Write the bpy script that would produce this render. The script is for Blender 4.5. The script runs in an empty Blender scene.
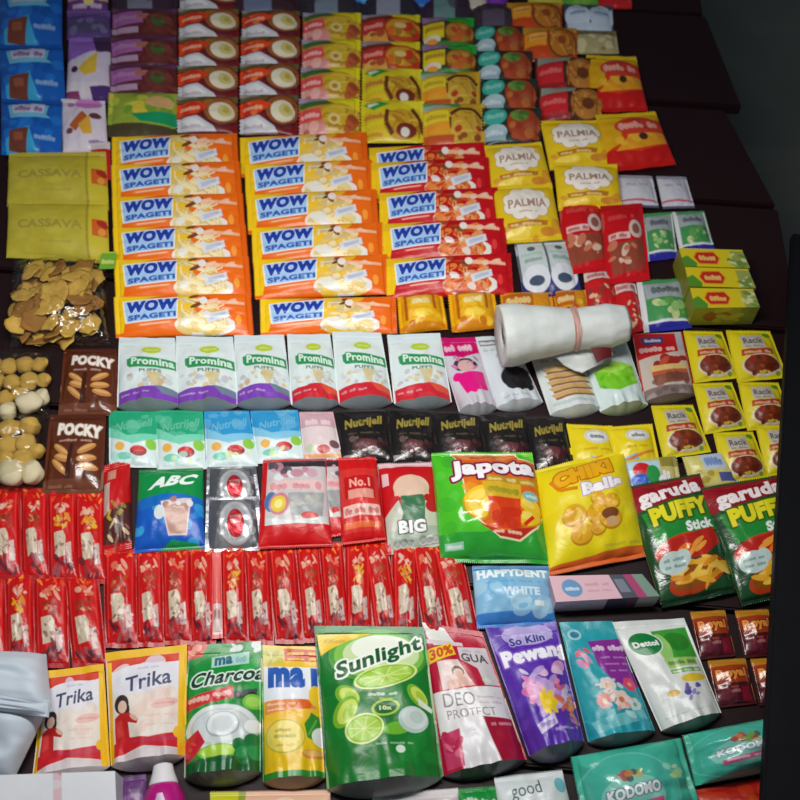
import bpy, bmesh, math, random
import numpy as np
from mathutils import Vector, Matrix

# ------------------------------------------------------------------ scene and camera
scene = bpy.context.scene
COL = scene.collection
scene.view_settings.view_transform = 'Standard'
scene.view_settings.look = 'None'
scene.view_settings.gamma = 1.0
scene.view_settings.use_curve_mapping = False
scene.view_settings.exposure = 0.40

ZT = 0.40            # height of the table top
CAMH = 1.42          # eye height above the table top
PITCH = math.radians(58)
F = 1000.0           # focal length in pixels of an 800 x 800 frame
cam_d = bpy.data.cameras.new('camera')
cam_d.sensor_width = 36.0
cam_d.lens = 36.0 * F / 800.0
cam_d.dof.use_dof = True
cam_d.dof.focus_distance = 1.5
cam_d.dof.aperture_fstop = 4.5
cam = bpy.data.objects.new('camera', cam_d)
COL.objects.link(cam)
cam.location = (0, 0, ZT + CAMH)
cam.rotation_euler = (math.pi / 2 - PITCH, 0, 0)
scene.camera = cam
SP, CP = math.sin(PITCH), math.cos(PITCH)

def at(px, py, z=0.0):
    """point of the table top (or a level z above it) that the photograph shows at px, py"""
    u, v = px - 400.0, py - 400.0
    d = Vector((u, F * CP - v * SP, -(F * SP + v * CP)))
    k = (CAMH - z) / -d.z
    return Vector((d.x * k, d.y * k, ZT + z))

# ------------------------------------------------------------------ noise
def vnoise(nx, ny, fx, fy, seed):
    """smooth value noise on an nx by ny grid with fx by fy cells, about -1..1"""
    r = np.random.RandomState(seed)
    gx, gy = int(fx) + 3, int(fy) + 3
    g = r.rand(gy, gx) * 2 - 1
    x = np.linspace(0, fx, nx); y = np.linspace(0, fy, ny)
    ix = x.astype(int); iy = y.astype(int)
    tx = x - ix; ty = y - iy
    tx = tx * tx * (3 - 2 * tx); ty = ty * ty * (3 - 2 * ty)
    a = g[np.ix_(iy, ix)]; b = g[np.ix_(iy, ix + 1)]
    c = g[np.ix_(iy + 1, ix)]; d = g[np.ix_(iy + 1, ix + 1)]
    top = a + (b - a) * tx[None, :]; bot = c + (d - c) * tx[None, :]
    return top + (bot - top) * ty[:, None]

# ------------------------------------------------------------------ printing on film
def lin(c):
    c = np.asarray(c, dtype=float) / 255.0
    return np.where(c <= 0.04045, c / 12.92, ((c + 0.055) / 1.055) ** 2.4)

_txt = {}
def text_tris(s, bold):
    key = (s, bold)
    if key not in _txt:
        cu = bpy.data.curves.new('t', 'FONT')
        cu.body = s; cu.offset = bold; cu.resolution_u = 3; cu.space_character = 1.0 + bold * 1.5
        ob = bpy.data.objects.new('t', cu)
        COL.objects.link(ob)
        dg = bpy.context.evaluated_depsgraph_get()
        me = ob.evaluated_get(dg).to_mesh()
        me.calc_loop_triangles()
        co = np.array([v.co[:2] for v in me.vertices])
        tr = np.array([t.vertices[:] for t in me.loop_triangles])
        ob.evaluated_get(dg).to_mesh_clear()
        bpy.data.objects.remove(ob); bpy.data.curves.remove(cu)
        lo, hi = co.min(0), co.max(0)
        co = (co - lo) / (hi - lo)
        _txt[key] = (co, tr)
    return _txt[key]

class Art:
    """printed artwork, u to the right and v downwards, both 0..1; ends as one colour per mesh vertex"""
    def __init__(self, nx, ny, seed=0, ss=3):
        self.nx, self.ny, self.ss = nx, ny, ss
        self.w, self.h = nx * ss, ny * ss
        self.p = np.zeros((self.h, self.w, 3))
        self.rng = random.Random(seed)
        self.U = (np.arange(self.w) + 0.5) / self.w
        self.V = (np.arange(self.h) + 0.5) / self.h
    def _win(self, u0, v0, u1, v1):
        i0 = max(0, int(u0 * self.w) - 1); i1 = min(self.w, int(u1 * self.w) + 2)
        j0 = max(0, int(v0 * self.h) - 1); j1 = min(self.h, int(v1 * self.h) + 2)
        return i0, i1, j0, j1
    def _put(self, i0, i1, j0, j1, m, col, a=1.0):
        if i1 <= i0 or j1 <= j0: return
        s = self.p[j0:j1, i0:i1]
        k = (m * a)[..., None]
        s[:] = s * (1 - k) + lin(col) * k
    def bg(self, col): self.p[:] = lin(col)
    def rect(self, u0, v0, u1, v1, col, a=1.0):
        i0, i1, j0, j1 = self._win(u0, v0, u1, v1)
        U, V = np.meshgrid(self.U[i0:i1], self.V[j0:j1])
        self._put(i0, i1, j0, j1, ((U >= u0) & (U <= u1) & (V >= v0) & (V <= v1)).astype(float), col, a)
    def ell(self, cx, cy, rx, ry, col, rot=0.0, a=1.0):
        R = max(rx, ry) * 1.05
        i0, i1, j0, j1 = self._win(cx - R, cy - R, cx + R, cy + R)
        if i1 <= i0 or j1 <= j0: return
        U, V = np.meshgrid(self.U[i0:i1] - cx, self.V[j0:j1] - cy)
        c, s = math.cos(rot), math.sin(rot)
        m = ((U * c + V * s) / rx) ** 2 + ((-U * s + V * c) / ry) ** 2 <= 1
        self._put(i0, i1, j0, j1, m.astype(float), col, a)
    def ring(self, cx, cy, rx, ry, col, inner, k=0.8):
        self.ell(cx, cy, rx, ry, col); self.ell(cx, cy, rx * k, ry * k, inner)
    def poly(self, pts, col, a=1.0):
        xs = [p[0] for p in pts]; ys = [p[1] for p in pts]
        i0, i1, j0, j1 = self._win(min(xs), min(ys), max(xs), max(ys))
        if i1 <= i0 or j1 <= j0: return
        U, V = np.meshgrid(self.U[i0:i1], self.V[j0:j1])
        m = np.zeros(U.shape, bool)
        n = len(pts)
        for k in range(n):
            x1, y1 = pts[k]; x2, y2 = pts[(k + 1) % n]
            if y1 == y2: continue
            c = ((y1 > V) != (y2 > V)) & (U < (x2 - x1) * (V - y1) / (y2 - y1) + x1)
            m ^= c
        self._put(i0, i1, j0, j1, m.astype(float), col, a)
    def line(self, pts, wd, col, a=1.0):
        """a stroke of width wd (in v) through the points"""
        asp = self.w / self.h
        for (x1, y1), (x2, y2) in zip(pts, pts[1:]):
            dx, dy = (x2 - x1) * asp, y2 - y1
            L = math.hypot(dx, dy) or 1e-6
            nx, ny = -dy / L * wd / 2 / asp, dx / L * wd / 2
            self.poly([(x1 + nx, y1 + ny), (x2 + nx, y2 + ny), (x2 - nx, y2 - ny), (x1 - nx, y1 - ny)], col, a)
    def text(self, s, u0, v0, u1, v1, col, bold=0.03, slope=0.0, shear=0.0, out=None, ow=0.0, arc=0.0):
        """the string fitted to the box, slope in v per u (negative climbs), out = outline colour of width ow (in v)"""
        co, tr = text_tris(s, bold)
        x = u0 + co[:, 0] * (u1 - u0) + co[:, 1] * shear * (u1 - u0)
        y = v1 - co[:, 1] * (v1 - v0) + (co[:, 0] - 0.5) * (u1 - u0) * slope + arc * (2 * co[:, 0] - 1) ** 2
        X, Y = x * self.w, y * self.h
        m = np.zeros((self.h, self.w), bool)
        for t in tr:
            ax, bx, cx = X[t]; ay, by, cy = Y[t]
            i0 = max(0, int(min(ax, bx, cx))); i1 = min(self.w, int(max(ax, bx, cx)) + 2)
            j0 = max(0, int(min(ay, by, cy))); j1 = min(self.h, int(max(ay, by, cy)) + 2)
            if i1 <= i0 or j1 <= j0: continue
            PX, PY = np.meshgrid(np.arange(i0, i1) + 0.5, np.arange(j0, j1) + 0.5)
            d = (by - cy) * (ax - cx) + (cx - bx) * (ay - cy)
            if abs(d) < 1e-9: continue
            l1 = ((by - cy) * (PX - cx) + (cx - bx) * (PY - cy)) / d
            l2 = ((cy - ay) * (PX - cx) + (ax - cx) * (PY - cy)) / d
            m[j0:j1, i0:i1] |= (l1 >= -1e-3) & (l2 >= -1e-3) & (l1 + l2 <= 1.001)
        if out is not None:
            r = max(1, int(ow * self.h))
            o = m.copy()
            for dx in range(-r, r + 1):
                for dy in range(-r, r + 1):
                    if dx * dx + dy * dy <= r * r + 1:
                        o |= np.roll(np.roll(m, dx, 1), dy, 0)
            self._put(0, self.w, 0, self.h, o.astype(float), out)
        self._put(0, self.w, 0, self.h, m.astype(float), col)
    def squig(self, u0, v0, u1, v1, col, n=8, a=0.9):
        """print too small to read in the photograph: soft runs of little marks, no characters"""
        w = (u1 - u0) / n; h = v1 - v0
        k = 0
        while k < n:
            run = self.rng.randint(2, 5)
            for j in range(k, min(n, k + run)):
                x = u0 + (j + 0.5) * w; r = self.rng.random()
                hh = h * self.rng.uniform(0.32, 0.5)
                self.ell(x, v1 - hh, w * 0.56, hh, col, 0, a * 0.75)
                if r < 0.4: self.ell(x + w * 0.3, v1 - hh * 1.5, w * 0.3, hh * 0.5, col, 0, a * 0.6)
            k += run + (1 if n > 6 else 0)
    def blobs(self, n, u0, v0, u1, v1, cols, r0, r1, a=1.0, flat=1.0):
        for _ in range(n):
            r = self.rng.uniform(r0, r1)
            self.ell(self.rng.uniform(u0, u1), self.rng.uniform(v0, v1), r, r * self.rng.uniform(0.5, 1.1) * flat * self.w / self.h,
                     self.rng.choice(cols), self.rng.uniform(-0.6, 0.6), a)
    def strands(self, n, u0, v0, u1, v1, cols, wd):
        for _ in range(n):
            x, y = self.rng.uniform(u0, u1), self.rng.uniform(v0, v1)
            a = self.rng.uniform(0, 6.28); pts = []
            for k in range(7):
                pts.append((min(u1, max(u0, x)), min(v1, max(v0, y))))
                a += self.rng.uniform(-0.7, 0.7)
                x += math.cos(a) * (u1 - u0) * 0.13; y += math.sin(a) * (v1 - v0) * 0.13
            self.line(pts, wd, self.rng.choice(cols))
    def done(self):
        return self.p.reshape(self.ny, self.ss, self.nx, self.ss, 3).mean((1, 3))

# ------------------------------------------------------------------ materials
MATS = {}
def printed(name, rough=0.3, spec=0.5, bump=0.15, scale=60.0, metal=0.0, coat=0.0):
    """film or card whose print is stored on the vertices, with a procedural crinkle"""
    if name in MATS: return MATS[name]
    m = bpy.data.materials.new(name); m.use_nodes = True
    nt = m.node_tree; b = nt.nodes['Principled BSDF']
    at_ = nt.nodes.new('ShaderNodeAttribute'); at_.attribute_name = 'print'
    nt.links.new(at_.outputs['Color'], b.inputs['Base Color'])
    tc = nt.nodes.new('ShaderNodeTexCoord')
    n1 = nt.nodes.new('ShaderNodeTexNoise'); n1.inputs['Scale'].default_value = scale
    n1.inputs['Detail'].default_value = 3.0; n1.inputs['Distortion'].default_value = 0.8
    nt.links.new(tc.outputs['Object'], n1.inputs['Vector'])
    bp = nt.nodes.new('ShaderNodeBump'); bp.inputs['Strength'].default_value = bump; bp.inputs['Distance'].default_value = 0.01
    nt.links.new(n1.outputs['Fac'], bp.inputs['Height'])
    nt.links.new(bp.outputs['Normal'], b.inputs['Normal'])
    b.inputs['Roughness'].default_value = rough
    b.inputs['Specular IOR Level'].default_value = spec
    b.inputs['Metallic'].default_value = metal
    b.inputs['Coat Weight'].default_value = coat
    b.inputs['Coat Roughness'].default_value = 0.12
    MATS[name] = m
    return m

def plain(name, col, rough=0.5, spec=0.5, bump=0.0, scale=30.0, col2=None, metal=0.0):
    if name in MATS: return MATS[name]
    m = bpy.data.materials.new(name); m.use_nodes = True
    nt = m.node_tree; b = nt.nodes['Principled BSDF']
    tc = nt.nodes.new('ShaderNodeTexCoord')
    n1 = nt.nodes.new('ShaderNodeTexNoise'); n1.inputs['Scale'].default_value = scale; n1.inputs['Detail'].default_value = 4.0
    nt.links.new(tc.outputs['Object'], n1.inputs['Vector'])
    mx = nt.nodes.new('ShaderNodeMix'); mx.data_type = 'RGBA'
    mx.inputs['A'].default_value = (*lin(col), 1)
    mx.inputs['B'].default_value = (*lin(col2 if col2 else [x * 0.9 for x in col]), 1)
    nt.links.new(n1.outputs['Fac'], mx.inputs['Factor'])
    nt.links.new(mx.outputs['Result'], b.inputs['Base Color'])
    if bump:
        bp = nt.nodes.new('ShaderNodeBump'); bp.inputs['Strength'].default_value = bump; bp.inputs['Distance'].default_value = 0.01
        nt.links.new(n1.outputs['Fac'], bp.inputs['Height']); nt.links.new(bp.outputs['Normal'], b.inputs['Normal'])
    b.inputs['Roughness'].default_value = rough
    b.inputs['Specular IOR Level'].default_value = spec
    b.inputs['Metallic'].default_value = metal
    MATS[name] = m
    return m

def clear_film(name, tint=(250, 250, 246), rough=0.12):
    """thin clear plastic: lets light through, glints where it faces a lamp"""
    if name in MATS: return MATS[name]
    m = bpy.data.materials.new(name); m.use_nodes = True
    nt = m.node_tree; nt.nodes.clear()
    o = nt.nodes.new('ShaderNodeOutputMaterial')
    tr = nt.nodes.new('ShaderNodeBsdfTransparent'); tr.inputs['Color'].default_value = (*lin(tint), 1)
    gl = nt.nodes.new('ShaderNodeBsdfGlossy'); gl.inputs['Roughness'].default_value = rough
    gl.inputs['Color'].default_value = (0.9, 0.9, 0.9, 1)
    lw = nt.nodes.new('ShaderNodeLayerWeight'); lw.inputs['Blend'].default_value = 0.25
    fr = nt.nodes.new('ShaderNodeMath'); fr.operation = 'MULTIPLY_ADD'; fr.inputs[1].default_value = 0.35; fr.inputs[2].default_value = 0.05
    nt.links.new(lw.outputs['Facing'], fr.inputs[0])
    tc = nt.nodes.new('ShaderNodeTexCoord')
    n1 = nt.nodes.new('ShaderNodeTexNoise'); n1.inputs['Scale'].default_value = 28.0; n1.inputs['Distortion'].default_value = 1.5
    bp = nt.nodes.new('ShaderNodeBump'); bp.inputs['Strength'].default_value = 0.5; bp.inputs['Distance'].default_value = 0.02
    nt.links.new(tc.outputs['Object'], n1.inputs['Vector']); nt.links.new(n1.outputs['Fac'], bp.inputs['Height'])
    nt.links.new(bp.outputs['Normal'], gl.inputs['Normal']); nt.links.new(bp.outputs['Normal'], lw.inputs['Normal'])
    mx = nt.nodes.new('ShaderNodeMixShader')
    nt.links.new(fr.outputs['Value'], mx.inputs['Fac']); nt.links.new(tr.outputs['BSDF'], mx.inputs[1]); nt.links.new(gl.outputs['BSDF'], mx.inputs[2])
    nt.links.new(mx.outputs['Shader'], o.inputs['Surface'])
    MATS[name] = m
    return m

FILM = printed('printed_film', 0.34, 0.5, 0.10, 45)
GLOSS = printed('glossy_printed_film', 0.22, 0.6, 0.14, 40)
MATTE = printed('matte_printed_film', 0.5, 0.4, 0.08, 45)
CARD = printed('printed_card', 0.42, 0.45, 0.02, 80)
FOIL = printed('silver_foil', 0.3, 0.7, 0.25, 35, metal=0.55)

# ------------------------------------------------------------------ objects
def tag(o, label, cat, group=None):
    o['label'] = label; o['category'] = cat
    if group: o['group'] = group
    return o

def thing(name, label, cat, mat4=None, group=None):
    o = bpy.data.objects.new(name, None); COL.objects.link(o)
    o.empty_display_size = 0.03
    if mat4 is not None: o.matrix_world = mat4
    return tag(o, label, cat, group)

def mesh_obj(name, co, faces, mat, parent=None, cols=None, smooth=True, label=None):
    me = bpy.data.meshes.new(name)
    co = np.asarray(co, dtype=np.float32)
    if isinstance(faces, np.ndarray):
        me.vertices.add(len(co)); me.vertices.foreach_set('co', co.ravel())
        n = len(faces)
        me.loops.add(n * 4); me.loops.foreach_set('vertex_index', faces.astype(np.int32).ravel())
        me.polygons.add(n); me.polygons.foreach_set('loop_start', np.arange(0, n * 4, 4, dtype=np.int32))
        me.update(calc_edges=True); me.validate()
    else:
        me.from_pydata([tuple(map(float, c)) for c in co], [], faces)
    if smooth: me.polygons.foreach_set('use_smooth', np.ones(len(me.polygons), dtype=bool))
    if cols is not None:
        a = me.color_attributes.new('print', 'FLOAT_COLOR', 'POINT')
        c = np.ones((len(co), 4), dtype=np.float32); c[:, :3] = cols
        a.data.foreach_set('color', c.ravel())
    me.materials.append(mat)
    o = bpy.data.objects.new(name, me); COL.objects.link(o)
    if parent: o.parent = parent
    if label: o['label'] = label
    return o

def gridfaces(nx, ny, flip=False):
    i, j = np.meshgrid(np.arange(nx - 1), np.arange(ny - 1))
    a = (j * nx + i).ravel(); b = a + 1; c = b + nx; d = a + nx
    # v runs downwards (towards the viewer), so this order faces up
    return np.stack([a, d, c, b], 1) if not flip else np.stack([a, b, c, d], 1)

def frame(quad, zb, zf):
    """object frame and local corners of a pack whose far edge lies at height zb and near edge at zf"""
    x = quad
    TL, TR = at(x[0], x[1], zb), at(x[2], x[3], zb)
    BR, BL = at(x[4], x[5], zf), at(x[6], x[7], zf)
    c = (TL + TR + BR + BL) / 4
    X = ((TR + BR) - (TL + BL)).normalized()
    Y = (TL + TR) - (BL + BR)
    N = X.cross(Y).normalized(); Y = N.cross(X)
    M = Matrix((X, Y, N)).transposed().to_4x4(); M.translation = c
    loc = [Vector(((p - c).dot(X), (p - c).dot(Y))) for p in (TL, TR, BR, BL)]
    W = ((TR + BR) - (TL + BL)).length / 2
    H = ((TL + TR) - (BL + BR)).dot(Y) / 2
    return M, loc, W, H

def R4(x0, y0, x1, y1): return (x0, y0, x1, y0, x1, y1, x0, y1)

DENS = 1.55
def sstep(a, b, x):
    t = np.clip((x - a) / (b - a), 0, 1); return t * t * (3 - 2 * t)

PROTO = {}
def build_pack(name, label, cat, quad, art, style='pillow', T=0.02, zb=None, zf=None, group=None,
               mat=None, seed=0, seal=0.07, gcol=(150, 150, 150), dens=None, wr=1.0, film=None):
    """one packet. style: pillow (seals far and near), side (seals left and right), sachet (sealed all round), pouch (stand-up pouch)"""
    base = 0.22 * T + 0.001
    if zb is None: zb = base
    if zf is None: zf = base
    M, loc, W, H = frame(quad, zb, zf)
    dens = dens or DENS
    pw = (math.hypot(quad[2] - quad[0], quad[3] - quad[1]) + math.hypot(quad[4] - quad[6], quad[5] - quad[7])) / 2
    ph = (math.hypot(quad[6] - quad[0], quad[7] - quad[1]) + math.hypot(quad[4] - quad[2], quad[5] - quad[3])) / 2
    nx, ny = max(24, int(pw * dens)), max(20, int(ph * dens))
    A = Art(nx, ny, seed); art(A); cols = A.done().reshape(-1, 3)
    u = np.linspace(0, 1, nx); v = np.linspace(0, 1, ny)
    U, V = np.meshgrid(u, v)
    def pos(U, V):
        x = (1 - V) * ((1 - U) * loc[0].x + U * loc[1].x) + V * ((1 - U) * loc[3].x + U * loc[2].x)
        y = (1 - V) * ((1 - U) * loc[0].y + U * loc[1].y) + V * ((1 - U) * loc[3].y + U * loc[2].y)
        return x, y
    def shape(U, V):
        if style in ('pillow', 'side'):
            a, b = (U, V) if style == 'pillow' else (V, U)
            t = np.clip((b - seal) / (1 - 2 * seal), 0, 1)
            e = np.clip(1 - (2 * t - 1) ** 2, 0, 1) ** 0.62
            s = np.clip(1 - (2 * a - 1) ** 2, 0, 1) ** 0.55
            return e * s
        if style == 'sachet':
            t = np.clip((V - seal) / (1 - 2 * seal), 0, 1); q = np.clip((U - seal) / (1 - 2 * seal), 0, 1)
            return np.clip(1 - (2 * t - 1) ** 2, 0, 1) ** 0.7 * np.clip(1 - (2 * q - 1) ** 2, 0, 1) ** 0.7
        # pouch
        q = np.clip((U - 0.02) / 0.96, 0, 1)
        t = np.clip((V - seal) / (1 - seal), 0, 1)
        return np.clip(1 - (2 * q - 1) ** 2, 0, 1) ** 0.75 * (0.12 + 0.88 * t ** 0.8) * sstep(0, 0.25, t)
    S = shape(U, V)
    Z = T * 0.78 * S
    # creases running off the seals, and broad dents
    if style == 'side':
        d = np.minimum(U, 1 - U); cr = vnoise(nx, ny, 3, 9, seed + 1)
    else:
        d = np.minimum(V, 1 - V); cr = vnoise(nx, ny, 9, 3, seed + 1)
    env = np.clip(S, 0, 1) ** 0.5
    Z = Z + wr * T * (0.16 * cr * np.exp(-np.maximum(d - seal, 0) / 0.14) + 0.09 * vnoise(nx, ny, 4, 4, seed + 2) + 0.04 * vnoise(nx, ny, 11, 11, seed + 3)) * env
    X_, Y_ = pos(U, V)
    # crimped, saw-toothed ends on the seals
    zig = ((np.arange(nx) // 2) % 2 - 0.5) * min(0.0022, 0.02 * H)
    zigv = ((np.arange(ny) // 2) % 2 - 0.5) * min(0.0022, 0.02 * W)
    crimp = 0.0004 * np.sin(np.arange(ny if style != 'side' else nx) * 2.2)
    flat = (S <= 1e-4)
    wave = 0.05 * T * vnoise(nx, ny, 5, 5, seed + 5)
    Z = np.where(flat, Z + wave, Z)
    if style == 'pillow':
        Y_[0] += zig; Y_[-1] += zig
        Z = np.where(flat, Z + crimp[:, None], Z)
    elif style == 'side':
        X_[:, 0] += zigv; X_[:, -1] += zigv
        Z = np.where(flat, Z + crimp[None, :], Z)
    elif style == 'sachet':
        Y_[0] += zig
    co = np.stack([X_, Y_, Z], -1).reshape(-1, 3)
    fc = gridfaces(nx, ny)
    fu = (U[:-1, :-1].ravel() + 0.5 / nx); fv = (V[:-1, :-1].ravel() + 0.5 / ny)
    part = np.zeros(len(fc), int)      # 0 = body
    names = ['body']
    if style == 'pillow':
        part[fv < seal] = 1; part[fv > 1 - seal] = 2; names += ['seal', 'seal']
    elif style == 'side':
        part[fu < seal] = 1; part[fu > 1 - seal] = 2; names += ['seal', 'seal']
    elif style == 'sachet':
        k = (fv < seal); part[k] = 1; names += ['seal']
        k = (fv > 1 - seal); part[k] = 2; names += ['seal']
    else:
        part[fv < seal] = 1; names += ['seal']
    root = thing(name, label, cat, M, group)
    m = mat or FILM
    mean = cols.mean(0)
    for k, nm in enumerate(names):
        f = fc[part == k]
        if not len(f): continue
        ids, inv = np.unique(f, return_inverse=True)
        pco = co[ids]; pc = cols[ids]; pf = inv.reshape(-1, 4)
        if k == 0:       # the underside closes the body
            bn = 14
            lo_u, hi_u = (seal, 1 - seal) if style == 'side' else (0, 1)
            lo_v = seal if style != 'side' else 0
            hi_v = 1 - seal if style in ('pillow', 'sachet') else 1
            BU, BV = np.meshgrid(np.linspace(lo_u, hi_u, bn), np.linspace(lo_v, hi_v, bn))
            bx, by = pos(BU, BV)
            bz = -0.22 * T * shape(BU, BV) - 0.0004
            bf = gridfaces(bn, bn, True) + len(pco)
            pco = np.concatenate([pco, np.stack([bx, by, bz], -1).reshape(-1, 3)])
            pc = np.concatenate([pc, np.tile(mean, (bn * bn, 1))])
            pf = np.concatenate([pf, bf])
        mesh_obj(nm, pco, pf, m, root, pc)
    if style == 'pouch':
        gn, gr = 32, 9
        GU, GT = np.meshgrid(np.linspace(0.0, 1, gn), np.linspace(0, 1, gr))
        gx, gy = pos(GU, np.ones_like(GU))
        top = np.interp(GU.ravel(), u, Z[-1]).reshape(GU.shape)
        sv = np.clip(1 - (2 * GU - 1) ** 2, 0, 1) ** 0.75
        gy = gy - sv * 0.35 * T * np.sin(GT * math.pi / 2) 
        gz = top * (1 - GT) + (-0.0008 - 0.2 * T * sv) * GT
        mesh_obj('gusset', np.stack([gx, gy, gz], -1).reshape(-1, 3), gridfaces(gn, gr), m, root,
                 np.tile(lin(gcol), (gn * gr, 1)))
    PROTO[root.name] = (W, H)
    return root

def copy_pack(root, label, quad, zb=None, zf=None, T=0.02, group=None):
    """another packet of the same kind, laid where the photograph shows it"""
    base = 0.22 * T + 0.001
    if zb is None: zb = base
    if zf is None: zf = base
    M, loc, W, H = frame(quad, zb, zf)
    W0, H0 = PROTO[root.name if root.name in PROTO else root.name.split('.')[0]]
    c = root.copy(); COL.objects.link(c)
    c.matrix_world = M @ Matrix.Diagonal((W / W0, H / H0, 1, 1))
    c['label'] = label
    if group: c['group'] = group
    for ch in list(root.children):
        d = ch.copy(); COL.objects.link(d); d.parent = c
    return c

def box_thing(name, label, cat, top, h, art_top, art_front, side, mat=None, group=None, seed=0, z0=0.0, mats_top=None):
    """a carton whose top face is the given outline in the photograph, h tall; parts: carton and lid"""
    P = [at(top[2 * k], top[2 * k + 1], z0 + h) for k in range(4)]     # TL TR BR BL
    c = (P[0] + P[1] + P[2] + P[3]) / 4; c.z = ZT + z0
    M = Matrix.Translation(c)
    root = thing(name, label, cat, M, group)
    L = [p - c for p in P]
    dn = Vector((0, 0, -h + 0.0005))
    pw, ph = abs(top[2] - top[0]), abs(top[7] - top[1])
    def panel(a, b, cc, d, art, n, m_, seed):
        A = Art(n, m_, seed); art(A); col = A.done().reshape(-1, 3)
        U, V = np.meshgrid(np.linspace(0, 1, n), np.linspace(0, 1, m_))
        U = U[..., None]; V = V[..., None]
        co = (1 - V) * ((1 - U) * np.array(a) + U * np.array(b)) + V * ((1 - U) * np.array(d) + U * np.array(cc))
        return co.reshape(-1, 3), gridfaces(n, m_), col
    nx, ny = max(16, int(pw * DENS)), max(12, int(ph * DENS))
    co, fc, col = panel(L[0], L[1], L[2], L[3], art_top, nx, ny, seed)
    mesh_obj('lid', co, fc, mat or CARD, root, col, smooth=False)
    cs, fs, ks, off = [], [], [], 0
    plain_ = lambda A: A.bg(side)
    for (a, b, art) in ((3, 2, art_front), (2, 1, plain_), (1, 0, plain_), (0, 3, plain_)):
        c1, f1, k1 = panel(L[a], L[b], L[b] + dn, L[a] + dn, art, nx if art is art_front else 12, max(10, int(h * 700)) if art is art_front else 8, seed + 1)
        cs.append(c1); fs.append(f1 + off); ks.append(k1); off += len(c1)
    c1, f1, k1 = panel(L[3] + dn, L[2] + dn, L[1] + dn, L[0] + dn, plain_, 6, 6, seed)
    cs.append(c1); fs.append(f1 + off); ks.append(k1)
    mesh_obj('carton', np.concatenate(cs), np.concatenate(fs), mat or CARD, root, np.concatenate(ks), smooth=False)
    return root

def lathe(prof, n=40):
    """rings (x along the axis, radius) -> verts, faces; axis is local x"""
    co, fc = [], []
    for (x, r) in prof:
        for k in range(n):
            a = 2 * math.pi * k / n
            co.append((x, r * math.cos(a), r * math.sin(a)))
    for i in range(len(prof) - 1):
        for k in range(n):
            a, b = i * n + k, i * n + (k + 1) % n
            fc.append((a, b, b + n, a + n))
    fc.append(tuple(range(n - 1, -1, -1)))
    fc.append(tuple((len(prof) - 1) * n + k for k in range(n)))
    return co, fc
ORD = ['rearmost', 'second from back', 'third from back', 'fourth from back', 'fifth from back', 'sixth from back']
def ordn(i, n):
    return 'front' if i == n - 1 else ORD[i]

# ------------------------------------------------------------------ artwork of each kind of packet
CREAM = [(235, 215, 150), (250, 235, 190), (225, 195, 110), (245, 195, 30), (215, 190, 130)]
SAUCE = [(225, 95, 30), (240, 140, 60), (200, 70, 20), (185, 20, 20), (235, 170, 110)]

def art_blue_choc(c):
    c.bg((20, 95, 190)); c.rect(0, 0, 1, 0.12, (15, 80, 170))
    c.blobs(14, 0, 0.3, 1, 1, [(35, 125, 215), (15, 80, 170), (50, 150, 225)], 0.05, 0.14, 0.6)
    c.poly([(0.14, 0.16), (0.80, 0.12), (0.76, 0.32), (0.84, 0.38), (0.2, 0.42)], (110, 190, 225))
    c.poly([(0.2, 0.14), (0.74, 0.11), (0.72, 0.3), (0.24, 0.34)], (205, 205, 230))
    c.squig(0.26, 0.17, 0.7, 0.29, (120, 60, 150), 7)
    c.poly([(0.1, 0.75), (0.5, 0.55), (0.62, 0.98), (0.1, 1)], (60, 170, 220))
    c.poly([(0.18, 0.62), (0.5, 0.58), (0.42, 0.96), (0.14, 0.92)], (115, 60, 45)); c.rect(0.24, 0.66, 0.4, 0.78, (150, 85, 60))
    c.squig(0.58, 0.66, 0.9, 0.76, (170, 205, 235), 6, 0.7)

def art_cream_purple(c):
    c.bg((215, 190, 170)); c.rect(0, 0.6, 1, 1, (110, 60, 130)); c.blobs(9, 0.1, 0.2, 0.9, 0.6, [(240, 215, 120), (205, 140, 190)], 0.06, 0.14)
    c.squig(0.15, 0.68, 0.85, 0.85, (225, 205, 230), 8)
def art_purple_dark(c):
    c.bg((90, 65, 130)); c.rect(0, 0, 1, 0.25, (120, 90, 160)); c.rect(0.05, 0.45, 0.95, 0.8, (75, 70, 105)); c.blobs(6, 0.1, 0.1, 0.9, 0.9, [(130, 115, 165)], 0.05, 0.1, 0.6)  # grey sheen of the film painted into the colours
def art_lavender(c):
    c.bg((215, 205, 225)); c.poly([(0, 0), (1, 0), (1, 0.2), (0, 0.42)], (150, 105, 200)); c.poly([(0.55, 0), (1, 0), (1, 0.25), (0.7, 0.3)], (70, 45, 85))
    c.poly([(0.28, 0.55), (0.72, 0.28), (0.7, 0.6), (0.45, 0.66)], (225, 190, 60)); c.ell(0.2, 0.55, 0.08, 0.05, (60, 35, 60))
    c.rect(0, 0.74, 1, 0.9, (225, 215, 225)); c.poly([(0.55, 0.8), (1, 0.76), (1, 1), (0.62, 1)], (80, 50, 120)); c.poly([(0, 0.85), (0.3, 0.85), (0.35, 1), (0, 1)], (140, 60, 110))
def art_white_choc(c):
    c.bg((225, 215, 228)); c.ell(0.62, 0.1, 0.3, 0.13, (215, 130, 205)); c.ell(0.24, 0.14, 0.08, 0.05, (180, 120, 180))
    c.poly([(0.2, 0.55), (0.5, 0.28), (0.62, 0.4), (0.34, 0.66)], (190, 95, 45)); c.poly([(0.4, 0.55), (0.66, 0.36), (0.7, 0.7), (0.5, 0.72)], (230, 175, 60))
    c.ell(0.78, 0.38, 0.13, 0.06, (110, 50, 70)); c.ell(0.2, 0.64, 0.08, 0.05, (130, 70, 80)); c.squig(0.6, 0.8, 0.95, 0.86, (120, 80, 130), 6)
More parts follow.
